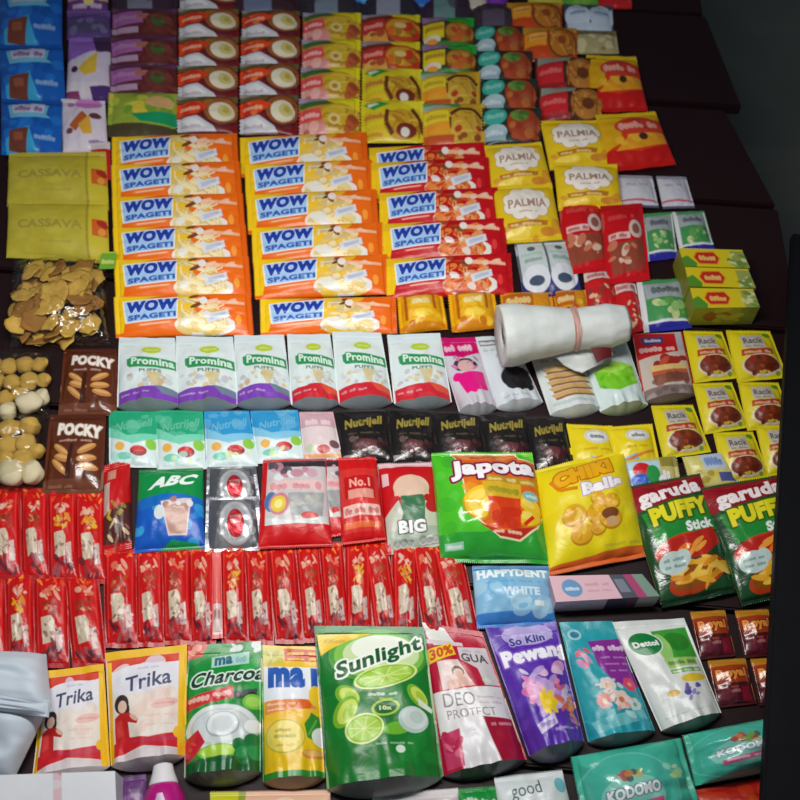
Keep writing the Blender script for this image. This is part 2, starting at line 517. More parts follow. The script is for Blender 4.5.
def art_red_slip(c):
    c.bg((200, 30, 40)); c.rect(0, 0, 1, 0.2, (225, 215, 215)); c.rect(0.4, 0.35, 0.75, 0.85, (225, 190, 180)); c.squig(0.45, 0.5, 0.7, 0.75, (160, 30, 40), 4)

def noodle(bg, band, panel, corner, soup, top, egg=None, leaf=None, bowl=(0.72, 0.52, 0.24, 0.34)):
    """instant noodle packet: heading panel on the left, the bowl on the right"""
    def f(c):
        c.bg(bg)
        c.poly([(0, 0), (1, 0), (1, 0.12), (0.4, 0.2), (0, 0.14)], band)
        if corner: c.poly([(0.02, 0.70), (0.48, 0.62), (0.62, 0.98), (0.02, 0.98)], corner)
        x, y, rx, ry = bowl
        c.ell(x, y, rx, ry, soup[0]); c.ell(x, y, rx * 0.86, ry * 0.84, soup[1])
        c.strands(14, x - rx * 0.7, y - ry * 0.6, x + rx * 0.7, y + ry * 0.6, list(soup), 0.05)
        c.blobs(7, x - rx * 0.6, y - ry * 0.5, x + rx * 0.6, y + ry * 0.5, list(top), 0.02, 0.055)
        if egg:
            c.ell(x - 0.02, y + 0.02, 0.15, 0.23, (235, 228, 205)); c.ell(x, y + 0.03, 0.08, 0.12, egg)
        if leaf:
            c.ell(x - 0.02, y - 0.08, 0.12, 0.13, leaf); c.blobs(4, x - 0.1, y - 0.2, x + 0.1, y, [leaf], 0.02, 0.04)
        c.poly([(0.04, 0.20), (0.44, 0.17), (0.42, 0.58), (0.04, 0.62)], panel)
        c.squig(0.08, 0.28, 0.38, 0.44, (250, 235, 200), 6); c.squig(0.1, 0.5, 0.34, 0.56, (250, 240, 220), 7, 0.7)
        c.rect(0, 0.96, 1, 1, [x * 0.7 for x in bg])
    return f
A_GREENY = None
def art_greenpack(c):
    c.bg((150, 170, 55)); c.blobs(18, 0, 0.05, 0.9, 0.5, [(190, 200, 70), (215, 195, 60), (120, 160, 50)], 0.04, 0.1)
    c.poly([(0.35, 0.55), (1, 0.45), (1, 0.75), (0.5, 0.72)], (20, 150, 95)); c.poly([(0, 0.72), (0.6, 0.76), (1, 0.78), (1, 1), (0, 1)], (75, 65, 40)); c.ell(0.75, 0.25, 0.2, 0.14, (215, 170, 110))
A_DARKTOP = noodle((60, 40, 60), (70, 50, 80), (120, 110, 135), None, ((60, 40, 50), (75, 50, 55)), [(80, 60, 60)])
def art_twin(c):
    c.bg((60, 70, 90)); c.ell(0.27, 0.5, 0.25, 0.46, (205, 220, 235)); c.ell(0.75, 0.5, 0.25, 0.46, (200, 215, 232)); c.squig(0.12, 0.3, 0.42, 0.45, (90, 130, 180), 5); c.squig(0.6, 0.3, 0.9, 0.45, (90, 130, 180), 5); c.rect(0.05, 0.75, 0.95, 0.95, (190, 205, 220))
def art_beige(c):
    c.bg((170, 160, 115)); c.rect(0, 0, 1, 0.25, (120, 105, 70)); c.blobs(9, 0.1, 0.3, 0.9, 0.9, [(205, 195, 150), (140, 125, 80)], 0.05, 0.1)
def art_redsnack(c):
    c.bg((222, 60, 20)); c.rect(0, 0, 1, 0.22, (225, 185, 20)); c.poly([(0, 0.68), (0.5, 0.78), (1, 0.66), (1, 1), (0, 1)], (200, 20, 15))
    c.poly([(0, 0.14), (0.3, 0.2), (0.28, 0.6), (0, 0.7)], (225, 170, 20)); c.ell(0.58, 0.32, 0.36, 0.17, (215, 60, 45))
    c.squig(0.28, 0.25, 0.88, 0.4, (245, 190, 170), 8); c.poly([(0.15, 0.72), (0.4, 0.5), (0.95, 0.48), (0.95, 0.66), (0.5, 0.74)], (235, 160, 30))
    c.blobs(8, 0.2, 0.5, 0.9, 0.68, [(240, 180, 50), (225, 130, 25)], 0.03, 0.07); c.ell(0.6, 0.55, 0.07, 0.06, (70, 40, 25))
def art_palmia(c):
    c.bg((235, 200, 25)); c.blobs(5, 0.05, 0.75, 0.95, 0.95, [(245, 215, 60), (225, 160, 40)], 0.05, 0.1)
    for k in range(9):
        a = 6.283 * k / 9; c.ell(0.5 + 0.27 * math.cos(a), 0.40 + 0.2 * math.sin(a), 0.13, 0.12, (205, 165, 90))
    for k in range(9):
        a = 6.283 * k / 9; c.ell(0.5 + 0.27 * math.cos(a), 0.40 + 0.2 * math.sin(a), 0.115, 0.105, (248, 240, 225))
    c.ell(0.5, 0.4, 0.3, 0.22, (248, 240, 228)); c.text('PALMIA', 0.2, 0.34, 0.82, 0.48, (175, 140, 125), 0.03); c.squig(0.35, 0.54, 0.65, 0.58, (190, 150, 140), 7)
    c.poly([(0.15, 0.72), (0.8, 0.7), (0.78, 0.78), (0.17, 0.8)], (190, 120, 30)); c.squig(0.2, 0.73, 0.75, 0.78, (245, 220, 140), 9)
    c.ell(0.3, 0.88, 0.2, 0.07, (250, 220, 80)); c.ell(0.8, 0.86, 0.14, 0.06, (215, 140, 40))
def art_redmeat(c):
    c.bg((205, 15, 25)); c.rect(0, 0, 1, 0.08, (185, 10, 20)); c.ell(0.75, 0.38, 0.16, 0.12, (225, 200, 190)); c.ell(0.75, 0.38, 0.09, 0.07, (150, 90, 80))
    c.rect(0.12, 0.42, 0.6, 0.5, (235, 200, 195)); c.squig(0.15, 0.43, 0.58, 0.49, (190, 20, 30), 7)
    c.poly([(0.1, 0.56), (0.9, 0.52), (0.92, 0.86), (0.14, 0.9)], (150, 70, 50)); c.blobs(12, 0.15, 0.56, 0.88, 0.86, [(205, 120, 90), (225, 190, 165), (170, 60, 45)], 0.05, 0.11)
    c.squig(0.15, 0.16, 0.75, 0.24, (230, 90, 95), 7, 0.6)
def art_redcan(c):
    c.bg((195, 30, 35)); c.rect(0, 0.1, 1, 0.3, (225, 205, 200)); c.squig(0.1, 0.14, 0.9, 0.26, (180, 20, 40), 7); c.rect(0, 0.34, 1, 0.5, (205, 30, 35)); c.blobs(10, 0.1, 0.5, 0.9, 0.9, [(190, 110, 75), (225, 185, 150), (150, 50, 40)], 0.06, 0.14)
def art_shoes(c):
    c.bg((40, 50, 120)); c.rect(0, 0, 1, 0.7, (95, 105, 115))
    for x in (0.27, 0.75):
        c.rect(x - 0.22, 0.04, x + 0.22, 0.7, (205, 215, 215)); c.ell(x, 0.7, 0.23, 0.22, (228, 233, 240)); c.ell(x, 0.74, 0.13, 0.08, (70, 85, 110)); c.ell(x, 0.16, 0.07, 0.05, (80, 100, 105))
        c.squig(x - 0.15, 0.32, x + 0.15, 0.42, (120, 165, 150), 5); c.rect(x - 0.18, 0.24, x + 0.18, 0.29, (165, 205, 190), 0.7)
def art_whitepad(c):
    c.bg((205, 205, 215)); c.rect(0, 0, 1, 0.1, (150, 150, 165)); c.squig(0.2, 0.3, 0.8, 0.4, (140, 130, 150), 7, 0.6); c.rect(0.02, 0.78, 0.98, 0.83, (200, 90, 110)); c.rect(0, 0.92, 1, 1, (90, 90, 120))
def art_greenpad(c):
    c.bg((70, 150, 85)); c.rect(0, 0, 0.12, 1, (225, 225, 228)); c.poly([(0.12, 0.1), (0.9, 0.06), (0.92, 0.45), (0.14, 0.42)], (165, 175, 180)); c.squig(0.25, 0.18, 0.8, 0.34, (60, 70, 75), 6)
    c.blobs(9, 0.25, 0.5, 0.85, 0.75, [(150, 195, 120), (205, 215, 150), (100, 165, 80)], 0.05, 0.11); c.rect(0.12, 0.86, 1, 1, (45, 45, 160)); c.rect(0.12, 0.82, 1, 0.86, (225, 230, 232)); c.rect(0.93, 0.05, 0.97, 0.86, (225, 230, 232))
def art_tea_top(c):
    c.bg((215, 195, 25)); c.rect(0.78, 0.1, 1, 1, (150, 160, 80)); c.blobs(9, 0.74, 0.2, 0.98, 0.9, [(205, 210, 150), (110, 140, 60)], 0.03, 0.06)
    c.poly([(0, 0.55), (0.1, 0.4), (0.22, 0.8), (0.2, 1), (0, 1)], (80, 140, 40))
    c.poly([(0.18, 0.5), (0.25, 0.18), (0.53, 0.15), (0.6, 0.5), (0.53, 0.85), (0.25, 0.85)], (230, 150, 30)); c.poly([(0.2, 0.5), (0.26, 0.23), (0.52, 0.2), (0.58, 0.5), (0.52, 0.8), (0.26, 0.8)], (190, 40, 20)); c.squig(0.27, 0.36, 0.52, 0.66, (245, 205, 110), 5)
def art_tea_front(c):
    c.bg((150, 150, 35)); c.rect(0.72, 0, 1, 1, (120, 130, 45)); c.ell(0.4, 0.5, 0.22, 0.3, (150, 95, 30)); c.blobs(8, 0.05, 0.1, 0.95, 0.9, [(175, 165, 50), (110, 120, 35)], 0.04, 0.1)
def art_smallyellow(c):
    c.bg((238, 175, 15)); c.rect(0.14, 0.02, 0.2, 0.75, (185, 95, 15)); c.rect(0.14, 0.02, 0.8, 0.12, (185, 95, 15)); c.rect(0.74, 0.02, 0.8, 0.55, (185, 95, 15))
    c.rect(0.26, 0.18, 0.7, 0.5, (240, 190, 40)); c.squig(0.3, 0.22, 0.68, 0.42, (250, 240, 190), 5); c.ell(0.5, 0.66, 0.22, 0.1, (250, 215, 70)); c.rect(0, 0.85, 1, 1, (215, 135, 10)); c.blobs(4, 0.1, 0.7, 0.9, 0.9, [(250, 200, 50), (205, 120, 15)], 0.05, 0.1)
def art_orangepack(c):
    c.bg((225, 150, 25)); c.rect(0.05, 0.1, 0.6, 0.55, (190, 100, 20)); c.squig(0.1, 0.2, 0.55, 0.45, (245, 225, 150), 6); c.blobs(6, 0.5, 0.3, 0.95, 0.9, [(240, 190, 60), (200, 90, 20)], 0.05, 0.1)
def art_magenta(c):
    c.bg((205, 200, 210)); c.poly([(0, 0), (1, 0), (1, 0.24), (0.5, 0.33), (0, 0.26)], (200, 15, 105)); c.squig(0.12, 0.1, 0.9, 0.22, (245, 215, 230), 9); c.ell(0.5, 0.44, 0.3, 0.1, (60, 50, 60)); c.ell(0.5, 0.46, 0.2, 0.09, (215, 170, 170)); c.blobs(7, 0.15, 0.3, 0.85, 0.5, [(210, 120, 165), (150, 150, 160)], 0.04, 0.08)
    c.poly([(0.16, 0.56), (0.9, 0.54), (0.88, 0.80), (0.3, 0.84)], (225, 20, 130)); c.blobs(6, 0.2, 0.54, 0.9, 0.82, [(225, 20, 130)], 0.06, 0.12)
def art_blackblob(c):
    c.bg((208, 216, 222)); c.rect(0.08, 0.06, 0.5, 0.15, (120, 125, 130)); c.squig(0.1, 0.08, 0.48, 0.13, (235, 235, 235), 6); c.squig(0.12, 0.2, 0.5, 0.24, (150, 160, 165), 7, 0.7); c.squig(0.35, 0.3, 0.9, 0.36, (120, 130, 140), 7, 0.6)
    c.ell(0.62, 0.68, 0.34, 0.17, (28, 28, 32)); c.blobs(14, 0.35, 0.55, 0.9, 0.82, [(28, 28, 32), (20, 20, 24)], 0.06, 0.11); c.squig(0.2, 0.9, 0.8, 0.94, (140, 150, 155), 10, 0.5)
def art_waffle(c):
    c.bg((215, 222, 222)); c.rect(0.2, 0.02, 0.75, 0.12, (175, 90, 70)); c.squig(0.15, 0.16, 0.85, 0.24, (165, 150, 140), 8, 0.7)
    for k in range(5):
        v = 0.36 + k * 0.1; c.poly([(0.12, v), (0.86, v - 0.04), (0.95, v + 0.02), (0.18, v + 0.06)], (205, 165, 105)); c.poly([(0.18, v + 0.06), (0.95, v + 0.02), (0.95, v + 0.05), (0.18, v + 0.09)], (140, 95, 55))
    c.ell(0.4, 0.36, 0.2, 0.05, (225, 190, 130)); c.rect(0.1, 0.88, 0.9, 0.93, (190, 205, 205))
def art_greensponge(c):
    c.bg((212, 228, 226)); c.rect(0.1, 0.03, 0.8, 0.12, (190, 210, 210)); c.squig(0.15, 0.12, 0.7, 0.2, (120, 160, 140), 8, 0.7); c.poly([(0.1, 0.46), (0.55, 0.34), (0.92, 0.42), (0.9, 0.7), (0.45, 0.8), (0.12, 0.7)], (120, 200, 40)); c.poly([(0.1, 0.46), (0.55, 0.34), (0.92, 0.42), (0.5, 0.54)], (165, 225, 80)); c.blobs(8, 0.15, 0.5, 0.85, 0.72, [(100, 180, 35), (150, 215, 70)], 0.04, 0.08)
def art_racik(c):
    c.bg((222, 205, 25)); c.rect(0.25, 0.14, 0.72, 0.42, (190, 185, 175)); c.text('Racik', 0.29, 0.2, 0.7, 0.33, (95, 80, 75), 0.03); c.squig(0.3, 0.36, 0.68, 0.4, (140, 120, 110), 7); c.ell(0.85, 0.12, 0.09, 0.06, (85, 150, 40))
    c.poly([(0.2, 0.44), (0.85, 0.42), (0.85, 0.54), (0.18, 0.56)], (180, 65, 40)); c.squig(0.24, 0.46, 0.8, 0.53, (235, 190, 150), 8)
    c.ell(0.55, 0.74, 0.4, 0.2, (215, 205, 175)); c.ell(0.55, 0.73, 0.36, 0.17, (115, 45, 20)); c.blobs(16, 0.25, 0.6, 0.85, 0.86, [(130, 50, 20), (95, 35, 18), (160, 75, 35), (150, 40, 20)], 0.04, 0.08); c.blobs(5, 0.1, 0.86, 0.9, 0.95, [(110, 150, 50), (205, 185, 60)], 0.03, 0.06)
def art_eyes(c):
    c.bg((235, 212, 25)); c.ell(0.6, 0.3, 0.26, 0.16, (215, 215, 205)); c.ell(0.6, 0.3, 0.2, 0.11, (235, 235, 235)); c.squig(0.46, 0.24, 0.76, 0.36, (60, 60, 90), 4); c.squig(0.3, 0.54, 0.85, 0.6, (190, 150, 30), 8, 0.8)
    c.poly([(0.1, 0.8), (0.5, 0.72), (0.55, 0.9), (0.1, 0.97)], (120, 190, 225)); c.line([(0.15, 0.86), (0.9, 0.68)], 0.06, (225, 130, 50)); c.squig(0.1, 0.08, 0.5, 0.13, (200, 165, 30), 8, 0.6)
def art_logo(c):
    c.bg((205, 195, 120)); c.rect(0.02, 0.12, 0.65, 0.9, (180, 215, 230)); c.ell(0.34, 0.35, 0.16, 0.2, (205, 30, 40)); c.ell(0.28, 0.62, 0.15, 0.18, (30, 90, 200)); c.ell(0.52, 0.5, 0.12, 0.26, (40, 150, 70)); c.text('di', 0.6, 0.4, 0.82, 0.85, (235, 240, 240), 0.05); c.rect(0.68, 0, 1, 0.3, (150, 140, 60))
def art_paleyellow(c):
    c.bg((215, 205, 120)); c.rect(0.35, 0, 0.8, 0.5, (190, 205, 220)); c.squig(0.4, 0.1, 0.75, 0.4, (70, 110, 190), 5); c.blobs(7, 0.05, 0.4, 0.5, 0.9, [(225, 205, 90), (180, 160, 60)], 0.06, 0.12); c.rect(0.6, 0.6, 0.95, 0.85, (80, 90, 150))
def art_pinkjelly(c):
    c.bg((222, 205, 205)); c.rect(0, 0, 1, 0.35, (205, 165, 175)); c.squig(0.15, 0.18, 0.85, 0.32, (235, 215, 220), 8); c.ell(0.55, 0.8, 0.17, 0.08, (190, 40, 40)); c.ell(0.85, 0.7, 0.13, 0.08, (120, 80, 90)); c.ell(0.2, 0.78, 0.12, 0.08, (190, 205, 170)); c.rect(0, 0.88, 1, 0.94, (225, 170, 110))
def art_pocky(c):
    c.bg((92, 42, 22)); c.rect(0, 0, 1, 0.1, (80, 36, 20)); c.text('POCKY', 0.2, 0.15, 0.95, 0.32, (240, 232, 220), 0.06, slope=0.06, out=(165, 140, 125), ow=0.012); c.squig(0.25, 0.36, 0.8, 0.4, (190, 160, 140), 9, 0.8)
    for (x, y, r) in ((0.3, 0.5, 0.5), (0.34, 0.6, 0.2), (0.72, 0.48, -0.4), (0.72, 0.6, -0.1), (0.28, 0.7, 0.6), (0.75, 0.7, 0.1)):
        c.ell(x, y, 0.16, 0.045, (190, 130, 70), r); c.ell(x, y - 0.012, 0.13, 0.02, (215, 165, 100), r)
    c.poly([(0.44, 0.42), (0.5, 0.42), (0.46, 0.9), (0.36, 0.9)], (60, 26, 15)); c.rect(0, 0.84, 1, 1, (110, 62, 42)); c.squig(0.1, 0.9, 0.5, 0.94, (160, 120, 95), 9, 0.6)
def art_redstrip(c):
    c.bg((228, 95, 95)); c.rect(0.2, 0, 0.8, 0.6, (232, 115, 110)); c.rect(0.1, 0.62, 0.9, 0.95, (222, 200, 195)); c.squig(0.2, 0.66, 0.8, 0.8, (150, 90, 90), 3)
def art_reddark(c):
    c.bg((195, 20, 25)); c.rect(0.05, 0.25, 0.3, 0.6, (205, 180, 170)); c.rect(0.2, 0.1, 0.5, 0.22, (200, 140, 120)); c.poly([(0, 0.62), (1, 0.5), (1, 0.92), (0, 0.9)], (80, 40, 35)); c.blobs(6, 0.1, 0.5, 0.9, 0.66, [(190, 160, 60), (150, 120, 40)], 0.08, 0.14); c.blobs(6, 0.1, 0.7, 0.9, 0.9, [(150, 100, 80), (205, 180, 140)], 0.07, 0.13)
def art_abc(c):
    c.bg((20, 90, 190)); c.rect(0, 0, 1, 0.42, (10, 140, 70)); c.rect(0, 0, 1, 0.06, (10, 120, 60)); c.poly([(0, 0.42), (0.5, 0.38), (1, 0.42), (1, 0.5), (0, 0.55)], (20, 105, 190)); c.blobs(16, 0, 0.55, 1, 0.95, [(30, 140, 215), (20, 70, 180), (60, 170, 225)], 0.05, 0.13, 0.7)
    c.text('ABC', 0.18, 0.13, 0.84, 0.29, (235, 245, 240), 0.05, slope=-0.08, shear=0.16)
    c.poly([(0.4, 0.48), (0.84, 0.44), (0.76, 0.86), (0.5, 0.86)], (215, 200, 200)); c.poly([(0.44, 0.54), (0.80, 0.5), (0.75, 0.84), (0.52, 0.84)], (190, 145, 130)); c.blobs(7, 0.42, 0.44, 0.82, 0.58, [(225, 225, 225), (205, 180, 170), (170, 120, 105)], 0.03, 0.06); c.ell(0.38, 0.6, 0.08, 0.08, (215, 225, 230)); c.poly([(0.35, 1), (0.55, 0.9), (0.85, 0.94), (1, 1)], (20, 150, 80))
def art_redlabel(c):
    c.bg((208, 20, 24)); c.rect(0.05, 0.18, 0.95, 0.9, (215, 50, 45)); c.rect(0.14, 0.28, 0.86, 0.54, (190, 15, 22)); c.text('No.1', 0.26, 0.31, 0.76, 0.42, (240, 170, 150), 0.04); c.rect(0.22, 0.45, 0.82, 0.55, (225, 150, 135)); c.rect(0.08, 0.62, 0.94, 0.74, (232, 190, 180)); c.squig(0.12, 0.64, 0.9, 0.72, (190, 60, 60), 10); c.rect(0.08, 0.8, 0.92, 0.86, (235, 110, 60))
def art_puffy(c):
    c.bg((28, 75, 38)); c.poly([(0, 0.02), (1, 0.02), (1, 0.16), (0, 0.26)], (150, 20, 35)); c.text('garuda', 0.1, 0.06, 0.92, 0.23, (248, 240, 240), 0.05, slope=-0.06); c.poly([(0.08, 0.28), (0.98, 0.2), (0.98, 0.5), (0.14, 0.54)], (35, 140, 55))
    c.text('PUFFY', 0.17, 0.23, 0.94, 0.385, (235, 225, 40), 0.07, slope=-0.06, out=(60, 95, 20), ow=0.016); c.text('Stick', 0.56, 0.405, 0.93, 0.49, (245, 248, 245), 0.05, slope=-0.05)
    c.ell(0.42, 0.6, 0.34, 0.09, (205, 60, 25), -0.1); c.poly([(0.2, 0.55), (0.9, 0.48), (0.96, 0.6), (0.7, 0.7), (0.3, 0.7)], (190, 35, 25)); c.ell(0.55, 0.83, 0.4, 0.11, (190, 60, 25), -0.15); c.ell(0.55, 0.82, 0.35, 0.09, (150, 80, 20), -0.15)
    for k in range(26):
        x, y, a = c.rng.uniform(0.3, 0.92), c.rng.uniform(0.68, 0.88), c.rng.uniform(-0.9, 0.3)
        c.ell(x, y, 0.12, 0.022, c.rng.choice([(235, 175, 45), (220, 145, 30), (245, 200, 80)]), a)
    for k in range(6):
        c.ell(c.rng.uniform(0.4, 0.8), c.rng.uniform(0.54, 0.64), 0.1, 0.02, c.rng.choice([(235, 120, 35), (240, 160, 60)]), c.rng.uniform(-0.8, 0.2))
    c.ell(0.28, 0.71, 0.18, 0.085, (195, 215, 210)); c.ell(0.42, 0.68, 0.09, 0.06, (195, 215, 210)); c.squig(0.16, 0.67, 0.42, 0.7, (100, 140, 140), 7); c.squig(0.16, 0.72, 0.42, 0.75, (100, 140, 140), 7); c.rect(0, 0.95, 1, 1, (20, 55, 32))
def art_happydent(c):
    c.bg((135, 190, 225)); c.rect(0, 0, 1, 0.09, (70, 130, 185)); c.rect(0, 0.8, 1, 1, (60, 130, 205)); c.blobs(16, 0, 0.3, 1, 0.8, [(160, 210, 235), (110, 175, 220), (180, 220, 238)], 0.06, 0.14, 0.7); c.text('HAPPYDENT', 0.05, 0.10, 0.95, 0.26, (245, 250, 255), 0.06); c.text('WHITE', 0.35, 0.44, 0.82, 0.58, (215, 235, 250), 0.05); c.rect(0.74, 0.66, 0.86, 0.74, (235, 245, 250)); c.squig(0.15, 0.32, 0.85, 0.36, (90, 150, 200), 12, 0.6)
def art_tube_top(c):
    c.bg((222, 180, 190)); c.ell(0.2, 0.5, 0.10, 0.34, (95, 145, 190)); c.squig(0.13, 0.42, 0.27, 0.6, (215, 230, 240), 4); c.squig(0.34, 0.3, 0.62, 0.45, (190, 130, 145), 8, 0.7); c.squig(0.34, 0.58, 0.58, 0.68, (190, 130, 145), 8, 0.6); c.rect(0.64, 0, 0.79, 1, (70, 75, 90)); c.rect(0.66, 0.2, 0.76, 0.75, (120, 125, 140)); c.rect(0.79, 0, 0.88, 1, (170, 60, 110)); c.rect(0.88, 0, 1, 1, (120, 150, 135))
def art_tube_front(c):
    c.bg((225, 200, 205)); c.rect(0.5, 0, 0.7, 1, (80, 75, 95)); c.rect(0.7, 0, 0.8, 1, (120, 80, 100)); c.rect(0.8, 0, 1, 1, (190, 180, 185)); c.squig(0.1, 0.35, 0.45, 0.6, (200, 160, 170), 9, 0.6)
def art_deo(c):
    c.bg((185, 20, 55)); c.poly([(0, 0), (0.36, 0.02), (0.5, 0.14), (0.14, 0.16), (0.05, 0.1)], (226, 226, 220)); c.rect(0, 0.12, 0.6, 0.15, (215, 205, 205)); c.poly([(0.0, 0.2), (0.42, 0.13), (0.45, 0.22), (0.0, 0.3)], (240, 205, 40)); c.text('30%', 0.05, 0.17, 0.42, 0.245, (205, 70, 30), 0.04, slope=-0.16)
    c.poly([(0.5, 0.16), (0.96, 0.14), (0.98, 0.44), (0.76, 0.45), (0.72, 0.32), (0.5, 0.26)], (215, 205, 208)); c.squig(0.56, 0.17, 0.9, 0.195, (170, 170, 175), 7, 0.7); c.text('GUA', 0.52, 0.205, 0.92, 0.275, (85, 85, 90), 0.03)
    c.poly([(0.14, 0.28), (0.46, 0.26), (0.6, 0.44), (0.16, 0.48)], (228, 205, 200)); c.ell(0.42, 0.35, 0.09, 0.04, (90, 50, 45)); c.ell(0.42, 0.365, 0.07, 0.036, (230, 185, 165)); c.poly([(0.24, 0.42), (0.5, 0.39), (0.62, 0.45), (0.25, 0.48)], (228, 180, 165)); c.ell(0.82, 0.41, 0.08, 0.035, (195, 215, 195)); c.ell(0.82, 0.41, 0.05, 0.022, (225, 225, 220))
    c.poly([(0.02, 0.49), (0.98, 0.45), (0.98, 0.72), (0.04, 0.78)], (232, 230, 230)); c.text('DEO', 0.14, 0.50, 0.56, 0.595, (120, 115, 120), 0.0); c.text('PROTECT', 0.16, 0.615, 0.80, 0.675, (140, 125, 130), 0.0); c.squig(0.6, 0.53, 0.92, 0.55, (190, 170, 175), 7, 0.7); c.squig(0.6, 0.57, 0.92, 0.59, (190, 170, 175), 7, 0.7)
    c.poly([(0.28, 0.68), (0.62, 0.66), (0.7, 1), (0.24, 1)], (232, 230, 232)); c.poly([(0.04, 0.76), (0.28, 0.74), (0.26, 0.98), (0.06, 0.98)], (205, 60, 105)); c.blobs(6, 0.06, 0.78, 0.26, 0.94, [(222, 110, 140), (190, 30, 80)], 0.04, 0.08); c.poly([(0.6, 0.68), (0.98, 0.7), (0.98, 1), (0.68, 1)], (165, 15, 50)); c.squig(0.68, 0.72, 0.95, 0.75, (220, 150, 165), 8); 
def art_dettol(c):
    c.bg((228, 232, 228)); c.poly([(0.46, 0.12), (0.96, 0.10), (0.96, 0.42), (0.52, 0.44)], (60, 160, 50)); c.ell(0.75, 0.25, 0.18, 0.1, (45, 135, 40)); c.ell(0.52, 0.3, 0.1, 0.15, (150, 205, 110)); c.ell(0.30, 0.245, 0.235, 0.125, (235, 240, 235)); c.ell(0.30, 0.245, 0.22, 0.117, (10, 125, 60)); c.text('Dettol', 0.13, 0.215, 0.48, 0.275, (248, 250, 248), 0.05)
    c.poly([(0.44, 0.42), (0.92, 0.42), (0.92, 0.5), (0.46, 0.52)], (165, 205, 110)); c.squig(0.48, 0.44, 0.9, 0.49, (60, 110, 50), 9); c.rect(0.46, 0.53, 0.92, 0.57, (110, 175, 70)); c.squig(0.48, 0.535, 0.9, 0.565, (235, 240, 220), 10); c.ell(0.76, 0.63, 0.2, 0.04, (235, 205, 50)); c.ell(0.36, 0.74, 0.09, 0.03, (225, 180, 80)); c.blobs(9, 0.5, 0.7, 0.8, 0.83, [(130, 110, 190), (160, 140, 210), (90, 90, 170)], 0.03, 0.06); c.rect(0, 0, 1, 0.05, (215, 222, 218)); c.squig(0.1, 0.92, 0.8, 0.935, (160, 170, 165), 14, 0.6)
def art_royal(c):
    c.bg((72, 26, 26)); c.rect(0, 0, 1, 0.16, (190, 130, 35)); c.poly([(0.02, 0.16), (0.98, 0.14), (0.94, 0.52), (0.1, 0.56)], (165, 60, 25)); c.text('Royal', 0.12, 0.22, 0.9, 0.48, (240, 150, 60), 0.05, slope=-0.05, out=(90, 20, 15), ow=0.016); c.rect(0.05, 0.58, 0.95, 0.95, (85, 25, 40)); c.ell(0.3, 0.76, 0.16, 0.12, (110, 40, 55)); c.rect(0.68, 0.62, 0.9, 0.92, (135, 25, 45)); c.squig(0.4, 0.66, 0.64, 0.74, (190, 120, 110), 5); c.squig(0.1, 0.6, 0.6, 0.65, (190, 90, 60), 8, 0.7)
def art_good(c):
    c.bg((222, 230, 230)); c.text('good', 0.2, 0.12, 0.62, 0.36, (70, 90, 95), 0.0, slope=-0.08); c.poly([(0.4, 0.5), (0.86, 0.42), (0.84, 1), (0.42, 1)], (25, 165, 150)); c.rect(0.05, 0.6, 0.3, 0.66, (190, 205, 205)); c.ell(0.9, 0.2, 0.08, 0.1, (120, 190, 200))
def art_greenstrip(c):
    c.bg((25, 145, 60)); c.squig(0.1, 0.15, 0.9, 0.35, (220, 240, 225), 9); c.squig(0.1, 0.45, 0.9, 0.6, (200, 230, 210), 12); c.rect(0, 0.75, 1, 1, (15, 110, 45))
def art_pinktext(c):
    c.bg((205, 195, 195)); c.rect(0, 0, 1, 0.15, (225, 220, 220)); c.squig(0.05, 0.25, 0.6, 0.6, (190, 60, 80), 10); c.rect(0.65, 0.2, 0.95, 0.9, (160, 170, 160)); c.blobs(5, 0.65, 0.2, 0.95, 0.9, [(225, 230, 225), (100, 120, 100)], 0.04, 0.08)
def art_yellowpink(c):
    c.bg((225, 165, 130)); c.rect(0, 0, 0.24, 1, (205, 205, 40)); c.rect(0.24, 0, 0.3, 1, (150, 170, 50)); c.rect(0.3, 0, 1, 0.5, (235, 190, 160)); c.blobs(7, 0.35, 0.2, 0.95, 0.9, [(240, 215, 190), (215, 120, 110), (225, 150, 100)], 0.05, 0.1)
def art_dulltop(sq, bgc):
    def f(c):
        c.bg(bgc); c.rect(0.25, 0.35, 0.62, 1, sq); c.blobs(5, 0, 0, 1, 0.6, [[x * 1.3 for x in bgc]], 0.06, 0.12, 0.7)
    return f
def art_plainbag(col, col2, sq=None):
    def f(c):
        c.bg(col); c.blobs(10, 0, 0, 1, 1, [col2], 0.06, 0.14, 0.6)
        c.squig(0.2, 0.3, 0.8, 0.5, sq or (230, 230, 230), 7, 0.7)
    return f
def art_whitebox(c):
    c.bg((226, 228, 232)); c.rect(0.57, 0, 0.63, 1, (215, 130, 145)); c.blobs(6, 0, 0, 1, 1, [(220, 224, 228)], 0.08, 0.15, 0.5)

